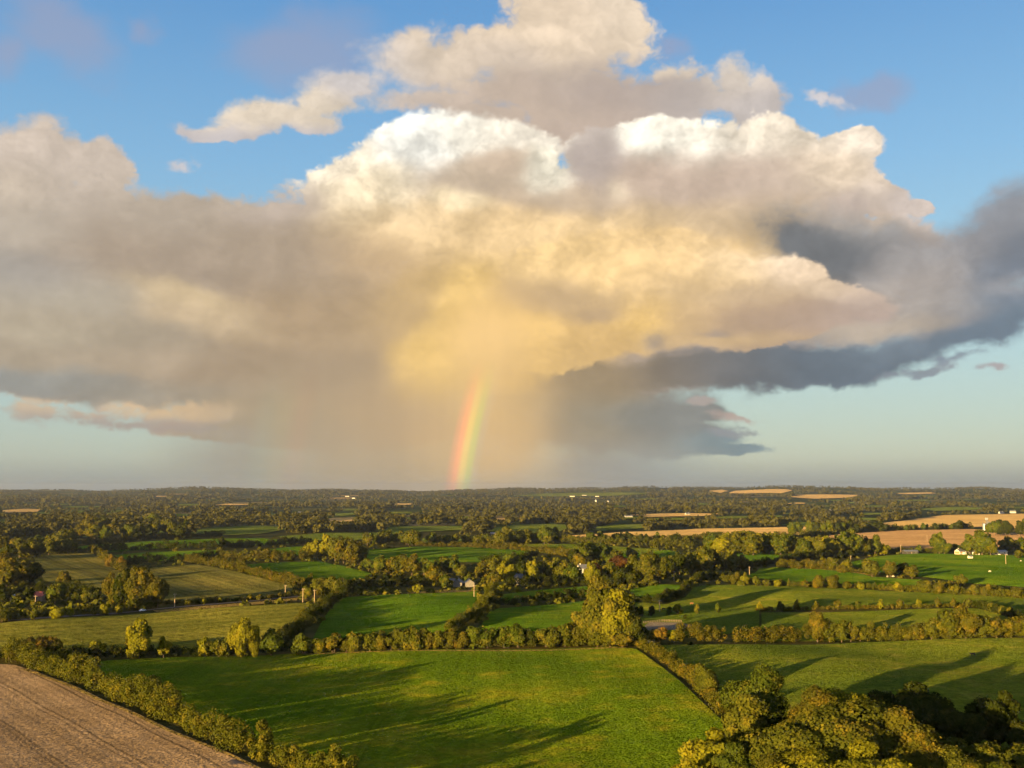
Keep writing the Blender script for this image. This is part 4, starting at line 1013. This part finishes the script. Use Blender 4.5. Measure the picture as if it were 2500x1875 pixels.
stand('in the belt below the golden fields', 'long belt below the golden fields', 'tree', ['green', 'olive', 'olive', 'yellow'], line_items([(1528, 1198), (1620, 1196), (1720, 1200), (1800, 1204)], 15, 38, 50, 37, 0.35, 3) + line_items([(1540, 1180), (1640, 1178), (1740, 1182)], 9, 24, 34, 38, 0.35, 3) + [(1822, 1200, 52, 44, 'green'), (1845, 1199, 54, 40, 'green'), (1866, 1199, 40, 30), (1890, 1198, 40, 30, 'green'), (1910, 1198, 24, 22)], seed=29)
stand('between the golden and brown stubble', 'row between the stubble fields', 'tall', ['dark', 'green'], [(x, 1155 - (x - 1712) * 0.02, 26 + (x * 7 % 6)) for x in (1712, 1726, 1750, 1764, 1778, 1792, 1807, 1820, 1834, 1848)] + [(1892, 1149, 26, 30, 'dark'), (1905, 1149, 22, 22, 'dark')] + line_items([(1935, 1147), (2000, 1145), (2080, 1143)], 9, 10, 16, 39, 0.4, 1), 0.6, seed=30)
stand('near the right bungalow', 'trees near the right bungalow', 'tree', ['green', 'olive'], [(2029, 1195, 44, 36, 'green'), (2040, 1196, 30, 26), (2096, 1197, 40, 34, 'green'), (2122, 1199, 54, 48, 'green'), (2140, 1199, 38, 34), (2064, 1193, 20, 20), (1985, 1194, 16, 14), (2176, 1193, 34, 36, 'olive'), (2205, 1192, 32, 32), (2200, 1206, 18, 20, 'olive'), (2165, 1196, 20, 20, 'dark')], seed=31)
stand('in the block by the grain tower', 'poplars by the grain tower', 'tall', ['dark', 'green'], [(2140, 1158, 34), (2150, 1158, 38), (2161, 1158, 40), (2172, 1158, 38), (2181, 1158, 32), (2204, 1158, 38), (2215, 1158, 34), (2070, 1144, 22, 20), (2082, 1143, 16, 16)], 0.5, seed=32)

# trees beyond the frame, behind and to the left, whose shadows fall across the stubble and the front pasture
def off_tree(x, y, h, w, pal, lab):
    plant('tree', Vector((x, y, hz(x, y))), h, w, pal, lab, 'trees on the near roadside', 64, random.Random(int(x * 7 + y)))
OFF = [(-150, 186, 12, 8), (-74, 202, 12, 7), (28, 218, 11, 7)]
for i, (x, y, h, w) in enumerate(sorted(OFF)):
    off_tree(x, y, h, w, ('olive', 'green', 'bronze')[i % 3], '%s roadside tree, %s from left in the row nearest the viewer' % (LOOK[('olive', 'green', 'bronze')[i % 3]], ORD[i]))
print('PLANTS', COUNT)

# ================================================================== far woods and hedgerows that read as one mass
def far_woods():
    rg = np.random.default_rng(5)
    P = []; Hh = []
    for _ in range(1150):
        v = rg.uniform(75 / 12500, 75 / 1780) if rg.random() < 0.72 else rg.uniform(75 / 12500, 75 / 4200)
        r = 75 / v; a = math.radians(rg.uniform(-33, 33))
        cx, cy_ = r * math.sin(a), r * math.cos(a)
        d = a * 0.0 + (rg.normal(0.0, 0.22) if rg.random() < 0.62 else rg.normal(1.25, 0.35))
        L = rg.uniform(90, 420); gap = rg.uniform(8, 13) * (1 + r / 9000)
        wood = rg.random() < 0.20
        n = int(L / gap) * (3 if wood else 1)
        t = rg.uniform(-0.5, 0.5, n) * L
        o = rg.normal(0, 26 if wood else 2.5, n)
        x = cx + np.cos(d) * t - np.sin(d) * o; y = cy_ + np.sin(d) * t + np.cos(d) * o
        P.append(np.stack([x, y], 1)); hm = rg.uniform(8, 14) if not wood else rg.uniform(12, 17)
        Hh.append(hm * rg.uniform(0.6, 1.25, n))
    # woods that close the view along the skyline
    for _ in range(240):
        r = rg.uniform(6500, 13500); a = math.radians(rg.uniform(-33, 33)); n = 26
        cx, cy_ = r * math.sin(a), r * math.cos(a)
        P.append(np.stack([cx + rg.uniform(-320, 320, n), cy_ + rg.normal(0, 40, n)], 1)); Hh.append(rg.uniform(9, 18, n))
    P = np.concatenate(P); Hh = np.concatenate(Hh)
    z = hills(P[:, 0], P[:, 1])
    ok = np.hypot(P[:, 0], P[:, 1]) > 1650
    for frac in (0.0, 0.45, 0.9):
        sx, sy = sheet_xy(np.stack([P[:, 0], P[:, 1], z + Hh * frac], 1))
        for poly in FIELD_POLYS:
            ok &= ~inside_poly(sx, sy, np.array(poly))
    P, Hh, z = P[ok], Hh[ok], z[ok]
    r = np.hypot(P[:, 0], P[:, 1])
    V = []; T = []
    for lo, hi, q in ((0, 3000, 44), (3000, 5000, 24), (5000, 99999, 12)):
        s = (r >= lo) & (r < hi)
        p, h, zz = P[s], Hh[s], z[s]
        m = len(p)
        if not m: continue
        w = h * rg.uniform(0.40, 0.62, m)
        D = rg.normal(0, 1, (m, q, 3)); D /= np.linalg.norm(D, axis=2, keepdims=True)
        D[..., 2] = np.where(D[..., 2] < -0.5, -D[..., 2], D[..., 2])
        lump = 1 + 0.20 * np.sin(D[..., 0] * 5 + rg.uniform(0, 6, (m, 1))) + 0.16 * np.sin(D[..., 1] * 6 + D[..., 2] * 4 + rg.uniform(0, 6, (m, 1)))
        rad = np.stack([w, w, h * 0.48], 1)[:, None, :]
        C = np.stack([p[:, 0], p[:, 1], zz + h * 0.52], 1)[:, None, :]
        X = C + D * rad * lump[..., None] * rg.uniform(0.78, 1.05, (m, q))[..., None]
        size = np.repeat(h[:, None] * {44: 0.30, 24: 0.40, 12: 0.58}[q], q, 1).ravel()
        V.append(sprays(X.reshape(-1, 3), D.reshape(-1, 3), size, rg))
        T.append(np.clip(np.repeat(rg.random((m, 1)), q, 1) * 0.75 + rg.random((m, q)) * 0.25, 0, 1).ravel())
    V = np.concatenate(V); T = np.concatenate(T)
    o = link('far_woodland', quad_mesh('far_woodland', V, T, LEAF['far']))
    tag(o, 'far woods and hedgerow trees spreading to the horizon', 'woodland', None, 'stuff')
    print('FAR', len(P), len(V))
far_woods()

# rough growth between the fields in the middle distance
def scrub():
    rg = np.random.default_rng(9)
    n = 5200
    px = rg.uniform(-60, 2270, n); py = rg.uniform(1165, 1345, n)
    ok = np.ones(n, bool)
    for poly in FIELD_POLYS:
        ok &= ~inside_poly(px, py - 2.5, np.array(poly))
        ok &= ~inside_poly(px, py, np.array(poly))
        ok &= ~inside_poly(px, py - 6, np.array(poly))
    lane = np.interp(px, [-120, 60, 200, 340, 470, 600, 660], [1350, 1338, 1329, 1316, 1305, 1293, 1288])
    ok &= ~((px < 700) & (np.abs(py - lane) < 8))
    px, py = px[ok], py[ok]
    Q = [G(a, b) for a, b in zip(px, py)]
    V = []; T = []
    for q in Q:
        h = rg.uniform(0.8, 3.2); m = 26
        D = rg.normal(0, 1, (m, 3)); D /= np.linalg.norm(D, axis=1, keepdims=True); D[:, 2] = np.abs(D[:, 2])
        X = np.array([q.x, q.y, q.z]) + D * np.array([h * 1.1, h * 1.1, h]) * rg.uniform(0.75, 1.1, m)[:, None]
        V.append(sprays(X, D, np.full(m, h * 0.75), rg)); T.append(np.full(m, rg.random()) * 0.7 + 0.3 * rg.random(m))
    o = link('scrub', quad_mesh('scrub', np.concatenate(V), np.concatenate(T), LEAF['olive']))
    tag(o, 'low brambles and rough growth between the fields', 'scrub', None, 'stuff')
    print('SCRUB', len(Q))
scrub()

# ================================================================== buildings
WHITE = plain('white_render', (0.50, 0.475, 0.43), 0.85, 0.06, 0.6)
GREYW = plain('grey_render', (0.17, 0.16, 0.145), 0.85, 0.1, 0.6)
CREAM = plain('cream_render', (0.66, 0.58, 0.46), 0.85, 0.08, 0.6)
BRICK = plain('orange_brick', (0.52, 0.20, 0.09), 0.85, 0.18, 2.0)
SLATE = plain('slate_roof', (0.10, 0.105, 0.115), 0.6, 0.25, 1.5, 0.4)
TIN = plain('tin_sheet', (0.24, 0.25, 0.26), 0.45, 0.15, 0.8, 0.5, 0.5)
RED = plain('red_tin_sheet', (0.42, 0.085, 0.05), 0.6, 0.25, 1.2, 0.4)
GLASS = plain('window_glass', (0.03, 0.035, 0.04), 0.08, 0.1, 1.0, 0.6)
TIMBER = plain('weathered_timber', (0.30, 0.22, 0.15), 0.9, 0.25, 2.0)
DARKWALL = plain('dark_cladding', (0.05, 0.048, 0.045), 0.8, 0.2, 1.0)
BLACK = plain('black_hide', (0.012, 0.011, 0.010), 0.7, 0.2, 3.0)
BROWN = plain('brown_hide', (0.30, 0.12, 0.05), 0.8, 0.2, 3.0)
PALE = plain('cream_hide', (0.72, 0.62, 0.48), 0.8, 0.1, 3.0)
RUBBER = plain('rubber', (0.02, 0.02, 0.02), 0.8, 0.1, 5.0)
CARPAINT = plain('white_car_paint', (0.75, 0.76, 0.78), 0.25, 0.03, 1.0, 0.5)

def box(x0, x1, y0, y1, z0, z1):
    V = [(x0, y0, z0), (x1, y0, z0), (x1, y1, z0), (x0, y1, z0), (x0, y0, z1), (x1, y0, z1), (x1, y1, z1), (x0, y1, z1)]
    return V, [(0, 3, 2, 1), (4, 5, 6, 7), (0, 1, 5, 4), (1, 2, 6, 5), (2, 3, 7, 6), (3, 0, 4, 7)]

def gable_walls(L, Wd, e, rdg):
    a, b = L / 2, Wd / 2
    V = [(-a, -b, -0.8), (a, -b, -0.8), (a, b, -0.8), (-a, b, -0.8), (-a, -b, e), (a, -b, e), (a, b, e), (-a, b, e), (-a, 0, rdg), (a, 0, rdg)]
    return V, [(0, 1, 5, 4), (2, 3, 7, 6), (1, 2, 6, 9, 5), (3, 0, 4, 8, 7), (0, 3, 2, 1)]

def roof_slab(L, Wd, e, rdg, o=0.35, t=0.16):
    a, b = L / 2 + o, Wd / 2 + o
    sl = (rdg - e) / (Wd / 2)
    ze = e - o * sl
    V = []
    for x in (-a, a):
        V += [(x, -b, ze + 0.03), (x, 0, rdg + 0.03), (x, b, ze + 0.03), (x, -b, ze + t + 0.03), (x, 0, rdg + t + 0.05), (x, b, ze + t + 0.03)]
    F = [(0, 1, 7, 6), (1, 2, 8, 7), (3, 9, 10, 4), (4, 10, 11, 5), (0, 6, 9, 3), (2, 5, 11, 8), (0, 3, 4, 1), (1, 4, 5, 2), (6, 7, 10, 9), (7, 8, 11, 10)]
    return V, F

def house(label, px, py, length, width, eave, ridge, face, wall=None, roof=None, chimneys=1, name='house', wins=4, gable_wins=True, porch=False, group=None):
    """a gabled house; face = bearing of its front wall in degrees (0 looks back at the camera)"""
    P = G(px, py)
    root = link(name, None, None, (P.x, P.y, P.z), R(face))
    link('wall', mesh_from('wall', *gable_walls(length, width, eave, ridge), [wall or WHITE]), root)
    rf = link('roof', mesh_from('roof', *roof_slab(length, width, eave, ridge), [roof or SLATE]), root)
    for k in range(chimneys):
        x = (-0.36 + 0.72 * k / max(1, chimneys - 1)) * length if chimneys > 1 else 0.3 * length
        ch = link('chimney', mesh_from('chimney', *box(x - 0.45, x + 0.45, -0.35, 0.35, ridge - 0.5, ridge + 1.1), [wall or WHITE]), rf)
    def opening(nm, x, z0, w, h, wy, mat):
        y0, y1 = wy
        g = link(nm, mesh_from(nm, *box(x - w / 2 - 0.08, x + w / 2 + 0.08, min(y0, y1), max(y0, y1), z0 - 0.08, z0 + h + 0.08), [WHITE if mat is GLASS else TIMBER]), root)
        s = -1 if y0 < 0 else 1
        yy = y0 + s * 0.012
        link('pane' if mat is GLASS else 'panel', mesh_from('pane', *box(x - w / 2, x + w / 2, min(yy, yy - s * 0.03), max(yy, yy - s * 0.03), z0, z0 + h), [mat]), g)
    b = width / 2
    n = wins
    for k in range(n):
        x = (-0.5 + (k + 0.5) / n) * length
        if n >= 3 and k == n // 2:
            opening('door', x, 0.1, 1.0, 2.05, (-b - 0.05, -b + 0.1), TIMBER)
        else:
            opening('window', x, 0.95, 1.5 if length > 9 else 1.0, 1.25, (-b - 0.05, -b + 0.1), GLASS)
        if eave > 4.4:
            opening('window', x, 3.5, 1.2, 1.2, (-b - 0.05, -b + 0.1), GLASS)
    if porch:
        pr = link('porch', mesh_from('porch', *gable_walls(3.2, 3.0, 2.3, 3.6), [wall or WHITE]), root, (-length * 0.12, -b - 1.4, 0), R(90))
        link('porch_roof', mesh_from('porch_roof', *roof_slab(3.2, 3.0, 2.3, 3.6, 0.2, 0.1), [roof or SLATE]), pr)
    tag(root, label, 'house' if name == 'house' else name.replace('_', ' '), group)
    return root

house('white bungalow with an orange brick gable beside the right field', 2078, 1196, 15, 8, 2.9, 5.6, 24, chimneys=2, wins=5, porch=True)
h2 = house('small white annexe just right of the orange-gabled bungalow', 2108, 1197, 8, 6, 2.6, 4.6, -20, wins=2, chimneys=0)
# brick facing on the bungalow's left gable
for o in COL.objects:
    if o.name == 'house':
        link('brick_panel', mesh_from('brick_panel', *box(-7.62, -7.503, -3.4, 3.4, 0.1, 2.75), [BRICK]), o)
        link('brick_panel', mesh_from('brick_panel', *box(-5.1, -3.95, -4.075, -4.003, 0.1, 2.75), [BRICK]), o)
house('low cream barn right of the bungalow near the right edge', 2160, 1197, 14, 8, 3.2, 4.6, 8, CREAM, TIN, 0, 'barn', 2)
house('long dark open shed left of the bungalow', 1966, 1196, 17, 7, 3.0, 4.2, 10, DARKWALL, TIN, 0, 'shed', 3)
house('small pale shed in front of the bungalow garden', 2096, 1206, 4.5, 3.2, 2.1, 2.9, 15, CREAM, TIN, 0, 'shed', 1)
house('grey house with pale gable, left of the pair behind the lush pasture', 990, 1266, 9, 7, 2.8, 5.4, 84, GREYW, SLATE, 1, 'house', 2)
house('grey house with pale gable, right of the pair behind the lush pasture', 1014, 1266, 9, 7, 2.8, 5.2, 98, GREYW, SLATE, 1, 'house', 2)
house('grey-roofed outbuilding behind the pair of white gables', 972, 1262, 8, 5, 2.6, 4.4, 10, CREAM, SLATE, 0, 'outbuilding', 2)
house('white farmhouse glimpsed through the trees of the central belt', 1264, 1240, 13, 8, 5.2, 8.4, 14, chimneys=2, wins=4)
house('slate-roofed house half hidden by yellow-green trees at the centre', 1126, 1262, 12, 8, 4.8, 8.2, -18, CREAM, SLATE, 1, 'house', 3)
house('small white house at the end of the far centre hedge', 1078, 1157, 13, 7, 3.0, 5.4, 12, chimneys=1, wins=3)
house('dark farm shed beside the small white far house', 1067, 1157, 12, 8, 3.4, 5.2, 10, DARKWALL, TIN, 0, 'shed', 1)
house('tiny red-roofed shed among the gardens at the left edge', 88, 1296, 10, 7, 3.0, 5.4, -24, TIMBER, RED, 0, 'shed', 1)
FARH = 'white houses scattered far off'
for i, (x, y, L, e, rd, fa, lab) in enumerate([
        (1790, 1107, 17, 5.2, 9.0, 10, 'white two-storey house, left of the bright pair below the far woods'), (1805, 1106, 15, 5.0, 8.6, -22, 'white two-storey house, right of the bright pair below the far woods'),
        (2163, 1109, 15, 3.0, 6.6, 14, 'white far house above the golden field, left of two'), (2188, 1108, 17, 5.0, 9.0, -10, 'white far house above the golden field, right of two'),
        (1193, 1116, 17, 3.2, 7.0, 24, 'white far house with a pale gable left of centre woods'), (1287, 1084, 12, 6.0, 12.0, 80, 'tall white far house among the woods at the centre'), (1314, 1085, 11, 5.0, 9.0, 60, 'small white far house right of the tall one'),
        (1358, 1118, 20, 3.0, 6.0, 6, 'long low white far house in a clearing'), (1485, 1112, 13, 3.0, 6.4, 16, 'little white house far off above the golden strip'), (918, 1121, 12, 5.0, 9.0, 70, 'white gable far off left of the centre woods'),
        (980, 1121, 18, 3.0, 6.4, 8, 'low white far house between dark woods'), (648, 1109, 13, 3.0, 6.2, 20, 'small white far house near the left woods'), (1479, 1079, 20, 4.0, 8.0, 12, 'pale far house on the lower slope of the right hill'),
        (1262, 1071, 30, 4.0, 6.5, 4, 'long pale factory shed far off in the town'), (1290, 1073, 27, 4.0, 6.5, -6, 'second pale factory shed far off in the town'), (1236, 1073, 34, 4.0, 6.5, 2, 'wide pale roof far off at the left of the town'),
        (750, 1073, 28, 4.0, 6.0, 10, 'pale far sheds catching the light beyond the left woods'), (764, 1077, 22, 5.0, 8.0, -20, 'bright far building just below the pale sheds')]):
    house(lab, x, y, L, 9 if L < 25 else 18, e, rd, fa, WHITE if L < 25 else CREAM, SLATE, 1 if L < 25 else 0, 'house' if L < 25 else 'shed', 4 if L < 25 else 2, group=FARH)

def arched_shed():
    P = G(28, 1300)
    root = link('arched_shed', None, None, (P.x, P.y, P.z), R(-14))
    L, w, e, rise, n = 9.0, 7.5, 2.6, 2.0, 12
    V = []; F = []
    prof = [(-w / 2, -0.5), (-w / 2, e)] + [(-w / 2 * math.cos(math.pi * k / n), e + rise * math.sin(math.pi * k / n)) for k in range(1, n)] + [(w / 2, e), (w / 2, -0.5)]
    m = len(prof)
    V = [(x, -L / 2, z) for x, z in prof] + [(x, L / 2, z) for x, z in prof]
    F = [tuple(range(m)), tuple(range(2 * m - 1, m - 1, -1))]
    link('wall', mesh_from('wall', V, F + [(0, m, m + 1, 1), (m - 2, 2 * m - 2, 2 * m - 1, m - 1)], [CREAM]), root)
    V2 = []; F2 = []
    arc = [(-w / 2 * 1.04 * math.cos(math.pi * k / n), e + 0.05 + rise * 1.06 * math.sin(math.pi * k / n)) for k in range(n + 1)]
    for y in (-L / 2 - 0.35, L / 2 + 0.35):
        V2 += [(x, y, z) for x, z in arc] + [(x * 1.03, y, z + 0.14) for x, z in arc]
    q = n + 1
    for k in range(n):
        F2 += [(q + k, q + k + 1, 3 * q + k + 1, 3 * q + k), (k, 2 * q + k, 2 * q + k + 1, k + 1), (k, k + 1, q + k + 1, q + k), (2 * q + k, 3 * q + k, 3 * q + k + 1, 2 * q + k + 1)]
    link('roof', mesh_from('roof', V2, F2, [TIN]), root)
    link('door', mesh_from('door', *box(-1.5, 1.5, -L / 2 - 0.06, -L / 2 - 0.005, 0, 2.5), [TIMBER]), root)
    tag(root, 'round-roofed tin shed at the left edge', 'shed')
arched_shed()

def grain_tower():
    P = G(2133, 1150)
    root = link('grain_tower', None, None, (P.x, P.y, P.z), R(12))
    def silo(x, r, h):
        V = []; n = 18; F = []
        lev = [(-1, r), (h, r), (h + r * 0.5, 0.3)]
        for z, q in lev:
            V += [(x + q * math.cos(2 * math.pi * k / n), q * math.sin(2 * math.pi * k / n), z) for k in range(n)]
        for i in range(2):
            F += [(i * n + k, i * n + (k + 1) % n, (i + 1) * n + (k + 1) % n, (i + 1) * n + k) for k in range(n)]
        F.append(tuple(range(2 * n, 3 * n)))
        return V, F
    link('silo', mesh_from('silo', *silo(-5.5, 3.4, 15), [TIN]), root)
    link('silo', mesh_from('silo', *silo(3.6, 3.4, 17), [TIN]), root)
    ps = []
    for x, y in ((-1.8, -1.2), (0.4, -1.2), (-1.8, 1.2), (0.4, 1.2)):
        ps.append(box(x - 0.2, x + 0.2, y - 0.2, y + 0.2, -1, 25))
    for z in range(3, 25, 4):
        ps += [box(-1.55, 0.15, -1.3, -1.1, z, z + 0.25), box(-1.55, 0.15, 1.1, 1.3, z, z + 0.25)]
    link('elevator_frame', mesh_from('elevator_frame', *join(ps), [TIN]), root)
    link('head_house', mesh_from('head_house', *box(-2.4, 1.0, -1.7, 1.7, 22, 25.6), [plain('grey_cladding', (0.3, 0.31, 0.32), 0.6)]), root)
    tag(root, 'grey grain tower with silos beside the poplar block at the right', 'tower')
grain_tower()

# ================================================================== utility poles
def pole(label, px, py, hpx, arm=True, face=30):
    P = G(px, py); h = max(7.0, min(12.5, hpx * metre(P)))
    root = link('utility_pole', None, None, (P.x, P.y, P.z), R(face))
    link('post', mesh_from('post', *tube([(0, 0, -0.6), (0, 0, h * 0.5), (0, 0, h)], [0.26, 0.23, 0.19], 8), [POLE]), root)
    if arm:
        a = link('cross_arm', mesh_from('cross_arm', *box(-1.1, 1.1, -0.27, -0.2, h - 0.75, h - 0.5), [POLE]), root)
        for x in (-0.95, 0.0, 0.95):
            link('insulator', mesh_from('insulator', *tube([(x, -0.235, h - 0.497), (x, -0.235, h - 0.2)], [0.08, 0.05], 6), [PORCELAIN]), a)
    tag(root, label, 'utility pole', 'utility poles across the fields')
POLE = plain('pole_timber', (0.36, 0.27, 0.18), 0.9, 0.2, 2.0)
PORCELAIN = plain('porcelain', (0.5, 0.45, 0.4), 0.3, 0.1, 2.0)
for a in [('timber pole standing alone in the dull crop by the lane', 377, 1310, 28), ('timber pole, left of three at the lane end', 616, 1288, 24), ('timber pole, middle of three at the lane end', 654, 1300, 29), ('timber pole with double arm, right of three at the lane end', 679, 1305, 31),
          ('timber pole at the top right corner of the lush pasture', 1024, 1289, 25), ('timber pole in the winding hedge behind the tallest trees', 1456, 1254, 20), ('timber pole in the paddock behind the riding arena', 1425, 1321, 24), ('pole with a transformer box beside the sunlit fields', 1619, 1242, 18),
          ('pale pole at the edge of the bramble thicket', 1838, 1215, 14), ('pole above the dark shed by the right field', 1946, 1195, 18), ('pole standing in the right field below the barn', 2173, 1218, 21), ('far pole in the brown stubble field', 2003, 1169, 12),
          ('thin pole by the red-roofed shed at the left', 76, 1310, 14)]:
    pole(*a)

# ================================================================== paddock fence, shelter, animals and a car
def fence(label, pts, n):
    W3 = [G(*p) for p in pts]
    path = []
    for a, b in zip(W3[:-1], W3[1:]):
        for i in range(n): path.append(a.lerp(b, i / n))
    path.append(W3[-1])
    o = path[0]
    root = link('paddock_fence', None, None, (o.x, o.y, o.z))
    pm = mesh_from('post', *box(-0.07, 0.07, -0.07, 0.07, -0.3, 1.3), [TIMBER])
    for q in path:
        link('post', pm, root, (q.x - o.x, q.y - o.y, hz(q.x, q.y) - o.z))
    for a, b in zip(path[:-1], path[1:]):
        va = Vector((a.x - o.x, a.y - o.y, hz(a.x, a.y) - o.z)); vb = Vector((b.x - o.x, b.y - o.y, hz(b.x, b.y) - o.z))
        for z in (0.55, 1.1):
            link('rail', mesh_from('rail', *tube([va + Vector((0, 0, z)), vb + Vector((0, 0, z))], [0.06, 0.06], 4), [TIMBER]), root)
    tag(root, label, 'fence')
fence('timber rail fence along the back of the riding arena', [(1390, 1347), (1430, 1343), (1472, 1344)], 8)

def field_shelter():
    P = G(1402, 1392)
    root = link('field_shelter', None, None, (P.x, P.y, P.z), R(4))
    link('wall', mesh_from('wall', *box(-2.6, 2.6, 0.9, 1.0, 0, 2.0), [TIN]), root)
    for x in (-2.6, 2.5):
        link('side_wall', mesh_from('side_wall', *box(x, x + 0.1, -1.0, 0.897, 0, 2.0), [TIN]), root)
    V, F = box(-2.9, 2.9, -1.4, 1.3, 0, 0.1)
    V = [(x, y, z + 2.05 + 0.12 * -y) for x, y, z in V]
    link('roof', mesh_from('roof', V, F, [TIN]), root)
    for x in (-2.45, 2.45):
        link('post', mesh_from('post', *box(x - 0.07, x + 0.07, -1.2, -1.06, -0.2, 2.14), [TIMBER]), root)
    tag(root, 'small pale tin field shelter at the top of the right pasture', 'shelter')
field_shelter()

def skin_mesh(name, verts, edges, radii, root=0, sub=1):
    me = bpy.data.meshes.new(name); me.from_pydata(verts, edges, [])
    tmp = bpy.data.objects.new(name, me); COL.objects.link(tmp)
    mod = tmp.modifiers.new('skin', 'SKIN')
    if not me.skin_vertices: me.skin_vertices.new() if hasattr(me.skin_vertices, 'new') else None
    tmp.modifiers.new('sub', 'SUBSURF').levels = sub
    if not me.skin_vertices:
        bpy.context.view_layer.objects.active = tmp
    for i, r_ in enumerate(radii):
        me.skin_vertices[0].data[i].radius = r_
        me.skin_vertices[0].data[i].use_root = (i == root)
    dg = bpy.context.evaluated_depsgraph_get()
    out = bpy.data.meshes.new_from_object(tmp.evaluated_get(dg))
    bpy.data.objects.remove(tmp)
    out.name = name
    return out

def cow_mesh():
    V = [(0, 0, 1.02), (0.45, 0, 1.05), (0.85, 0, 1.08), (1.15, 0, 1.02), (1.42, 0, 0.92), (1.62, 0, 0.72), (-0.45, 0, 1.05), (-0.80, 0, 1.10), (-0.98, 0, 1.05), (-1.04, 0, 0.7), (-1.05, 0, 0.45),
         (0.72, 0.24, 0.72), (0.70, 0.24, 0.38), (0.72, 0.24, 0.03), (0.72, -0.24, 0.72), (0.76, -0.24, 0.38), (0.78, -0.24, 0.03),
         (-0.66, 0.24, 0.76), (-0.80, 0.24, 0.44), (-0.74, 0.24, 0.03), (-0.66, -0.24, 0.76), (-0.72, -0.24, 0.44), (-0.66, -0.24, 0.03),
         (1.38, 0.24, 1.0), (1.38, -0.24, 1.0)]
    E = [(0, 1), (1, 2), (2, 3), (3, 4), (4, 5), (0, 6), (6, 7), (7, 8), (8, 9), (9, 10), (2, 11), (11, 12), (12, 13), (2, 14), (14, 15), (15, 16), (7, 17), (17, 18), (18, 19), (7, 20), (20, 21), (21, 22), (4, 23), (4, 24)]
    Rr = [(.36, .40), (.36, .40), (.32, .38), (.18, .22), (.15, .17), (.09, .09), (.36, .40), (.30, .34), (.10, .10), (.03, .03), (.05, .05),
          (.13, .13), (.07, .07), (.06, .06), (.13, .13), (.07, .07), (.06, .06), (.15, .15), (.08, .08), (.06, .06), (.15, .15), (.08, .08), (.06, .06), (.05, .05), (.05, .05)]
    return skin_mesh('cow', V, E, Rr)

def cow(label, px, py, face, mat, mesh):
    P = G(px, py)
    o = link('cow', mesh, None, (P.x, P.y, P.z), R(face))
    if not mesh.materials: mesh.materials.append(BLACK)
    o.material_slots[0].link = 'OBJECT'; o.material_slots[0].material = mat
    tag(o, label, 'cow', 'cattle in the pastures')
try:
    CM = cow_mesh()
    cow('black cow grazing in the right front pasture', 2102, 1417, 170, BLACK, CM)
    cow('brown and cream cow in the middle right pasture', 1494, 1306, 20, BROWN, CM)
    cow('black cow by the pole in the paddock, farther one', 1431, 1299, 60, BLACK, CM)
    cow('black cow by the pole in the paddock, nearer one', 1433, 1318, 20, BLACK, CM)
    cow('pale cow lying out in the right field, nearer one', 2138, 1236, 10, PALE, CM)
    cow('pale cow below the barn in the right field, farther one', 2205, 1213, 30, PALE, CM)
    cow('pale cow by the small group of round trees, left one', 1917, 1247, 40, PALE, CM)
    cow('pale cow by the small group of round trees, right one', 1929, 1247, 10, PALE, CM)
except Exception as e:
    print('COW', e)

def car():
    P = G(308, 1321)
    root = link('car', None, None, (P.x, P.y, P.z + 0.12), bearing((200, 1329), (340, 1316)))
    prof = [(-2.1, 0.35), (-2.15, 0.75), (-1.95, 0.95), (-1.3, 1.0), (-0.8, 1.42), (0.55, 1.45), (1.15, 1.02), (1.95, 0.9), (2.15, 0.65), (2.1, 0.35)]
    m = len(prof)
    V = [(x, -0.82, z) for x, z in prof] + [(x, 0.82, z) for x, z in prof]
    F = [tuple(range(m - 1, -1, -1)), tuple(range(m, 2 * m))] + [(k, (k + 1) % m, m + (k + 1) % m, m + k) for k in range(m)]
    link('body', mesh_from('body', V, F, [CARPAINT]), root)
    for s in (-1, 1):
        y = s * 0.826
        link('window', mesh_from('window', [(-1.1, y, 1.02), (0.95, y, 1.02), (0.5, y, 1.38), (-0.75, y, 1.36)], [(0, 1, 2, 3)], [GLASS]), root)
    link('windscreen', mesh_from('windscreen', [(1.13, -0.7, 1.07), (1.13, 0.7, 1.07), (0.62, 0.66, 1.42), (0.62, -0.66, 1.42)], [(0, 1, 2, 3)], [GLASS]), root)
    wv, wf = tube([(0, -0.11, 0), (0, 0.11, 0)], [0.33, 0.33], 14)
    wm = mesh_from('wheel', wv, wf, [RUBBER])
    for x in (-1.35, 1.35):
        for y in (-0.78, 0.78):
            link('wheel', wm, root, (x, y, 0.33))
    tag(root, 'small white car on the lane at the left', 'car')
car()

# ================================================================== the evening air
def haze():
    m = bpy.data.materials.new('evening_haze'); m.use_nodes = True
    nt = m.node_tree; nt.nodes.clear()
    v = nt.nodes.new('ShaderNodeVolumePrincipled')
    v.inputs['Color'].default_value = (0.80, 0.86, 0.96, 1)
    v.inputs['Density'].default_value = HAZE
    v.inputs['Anisotropy'].default_value = 0.6
    o = nt.nodes.new('ShaderNodeOutputMaterial'); nt.links.new(v.outputs[0], o.inputs['Volume'])
    me = mesh_from('haze', *box(-21500, 21500, -21500, 21500, -8, 175), [m])
    ob = link('haze', me); ob['kind'] = 'stuff'; ob['label'] = 'thin pale evening haze over the whole land'
HAZE = 3.2e-5
haze()
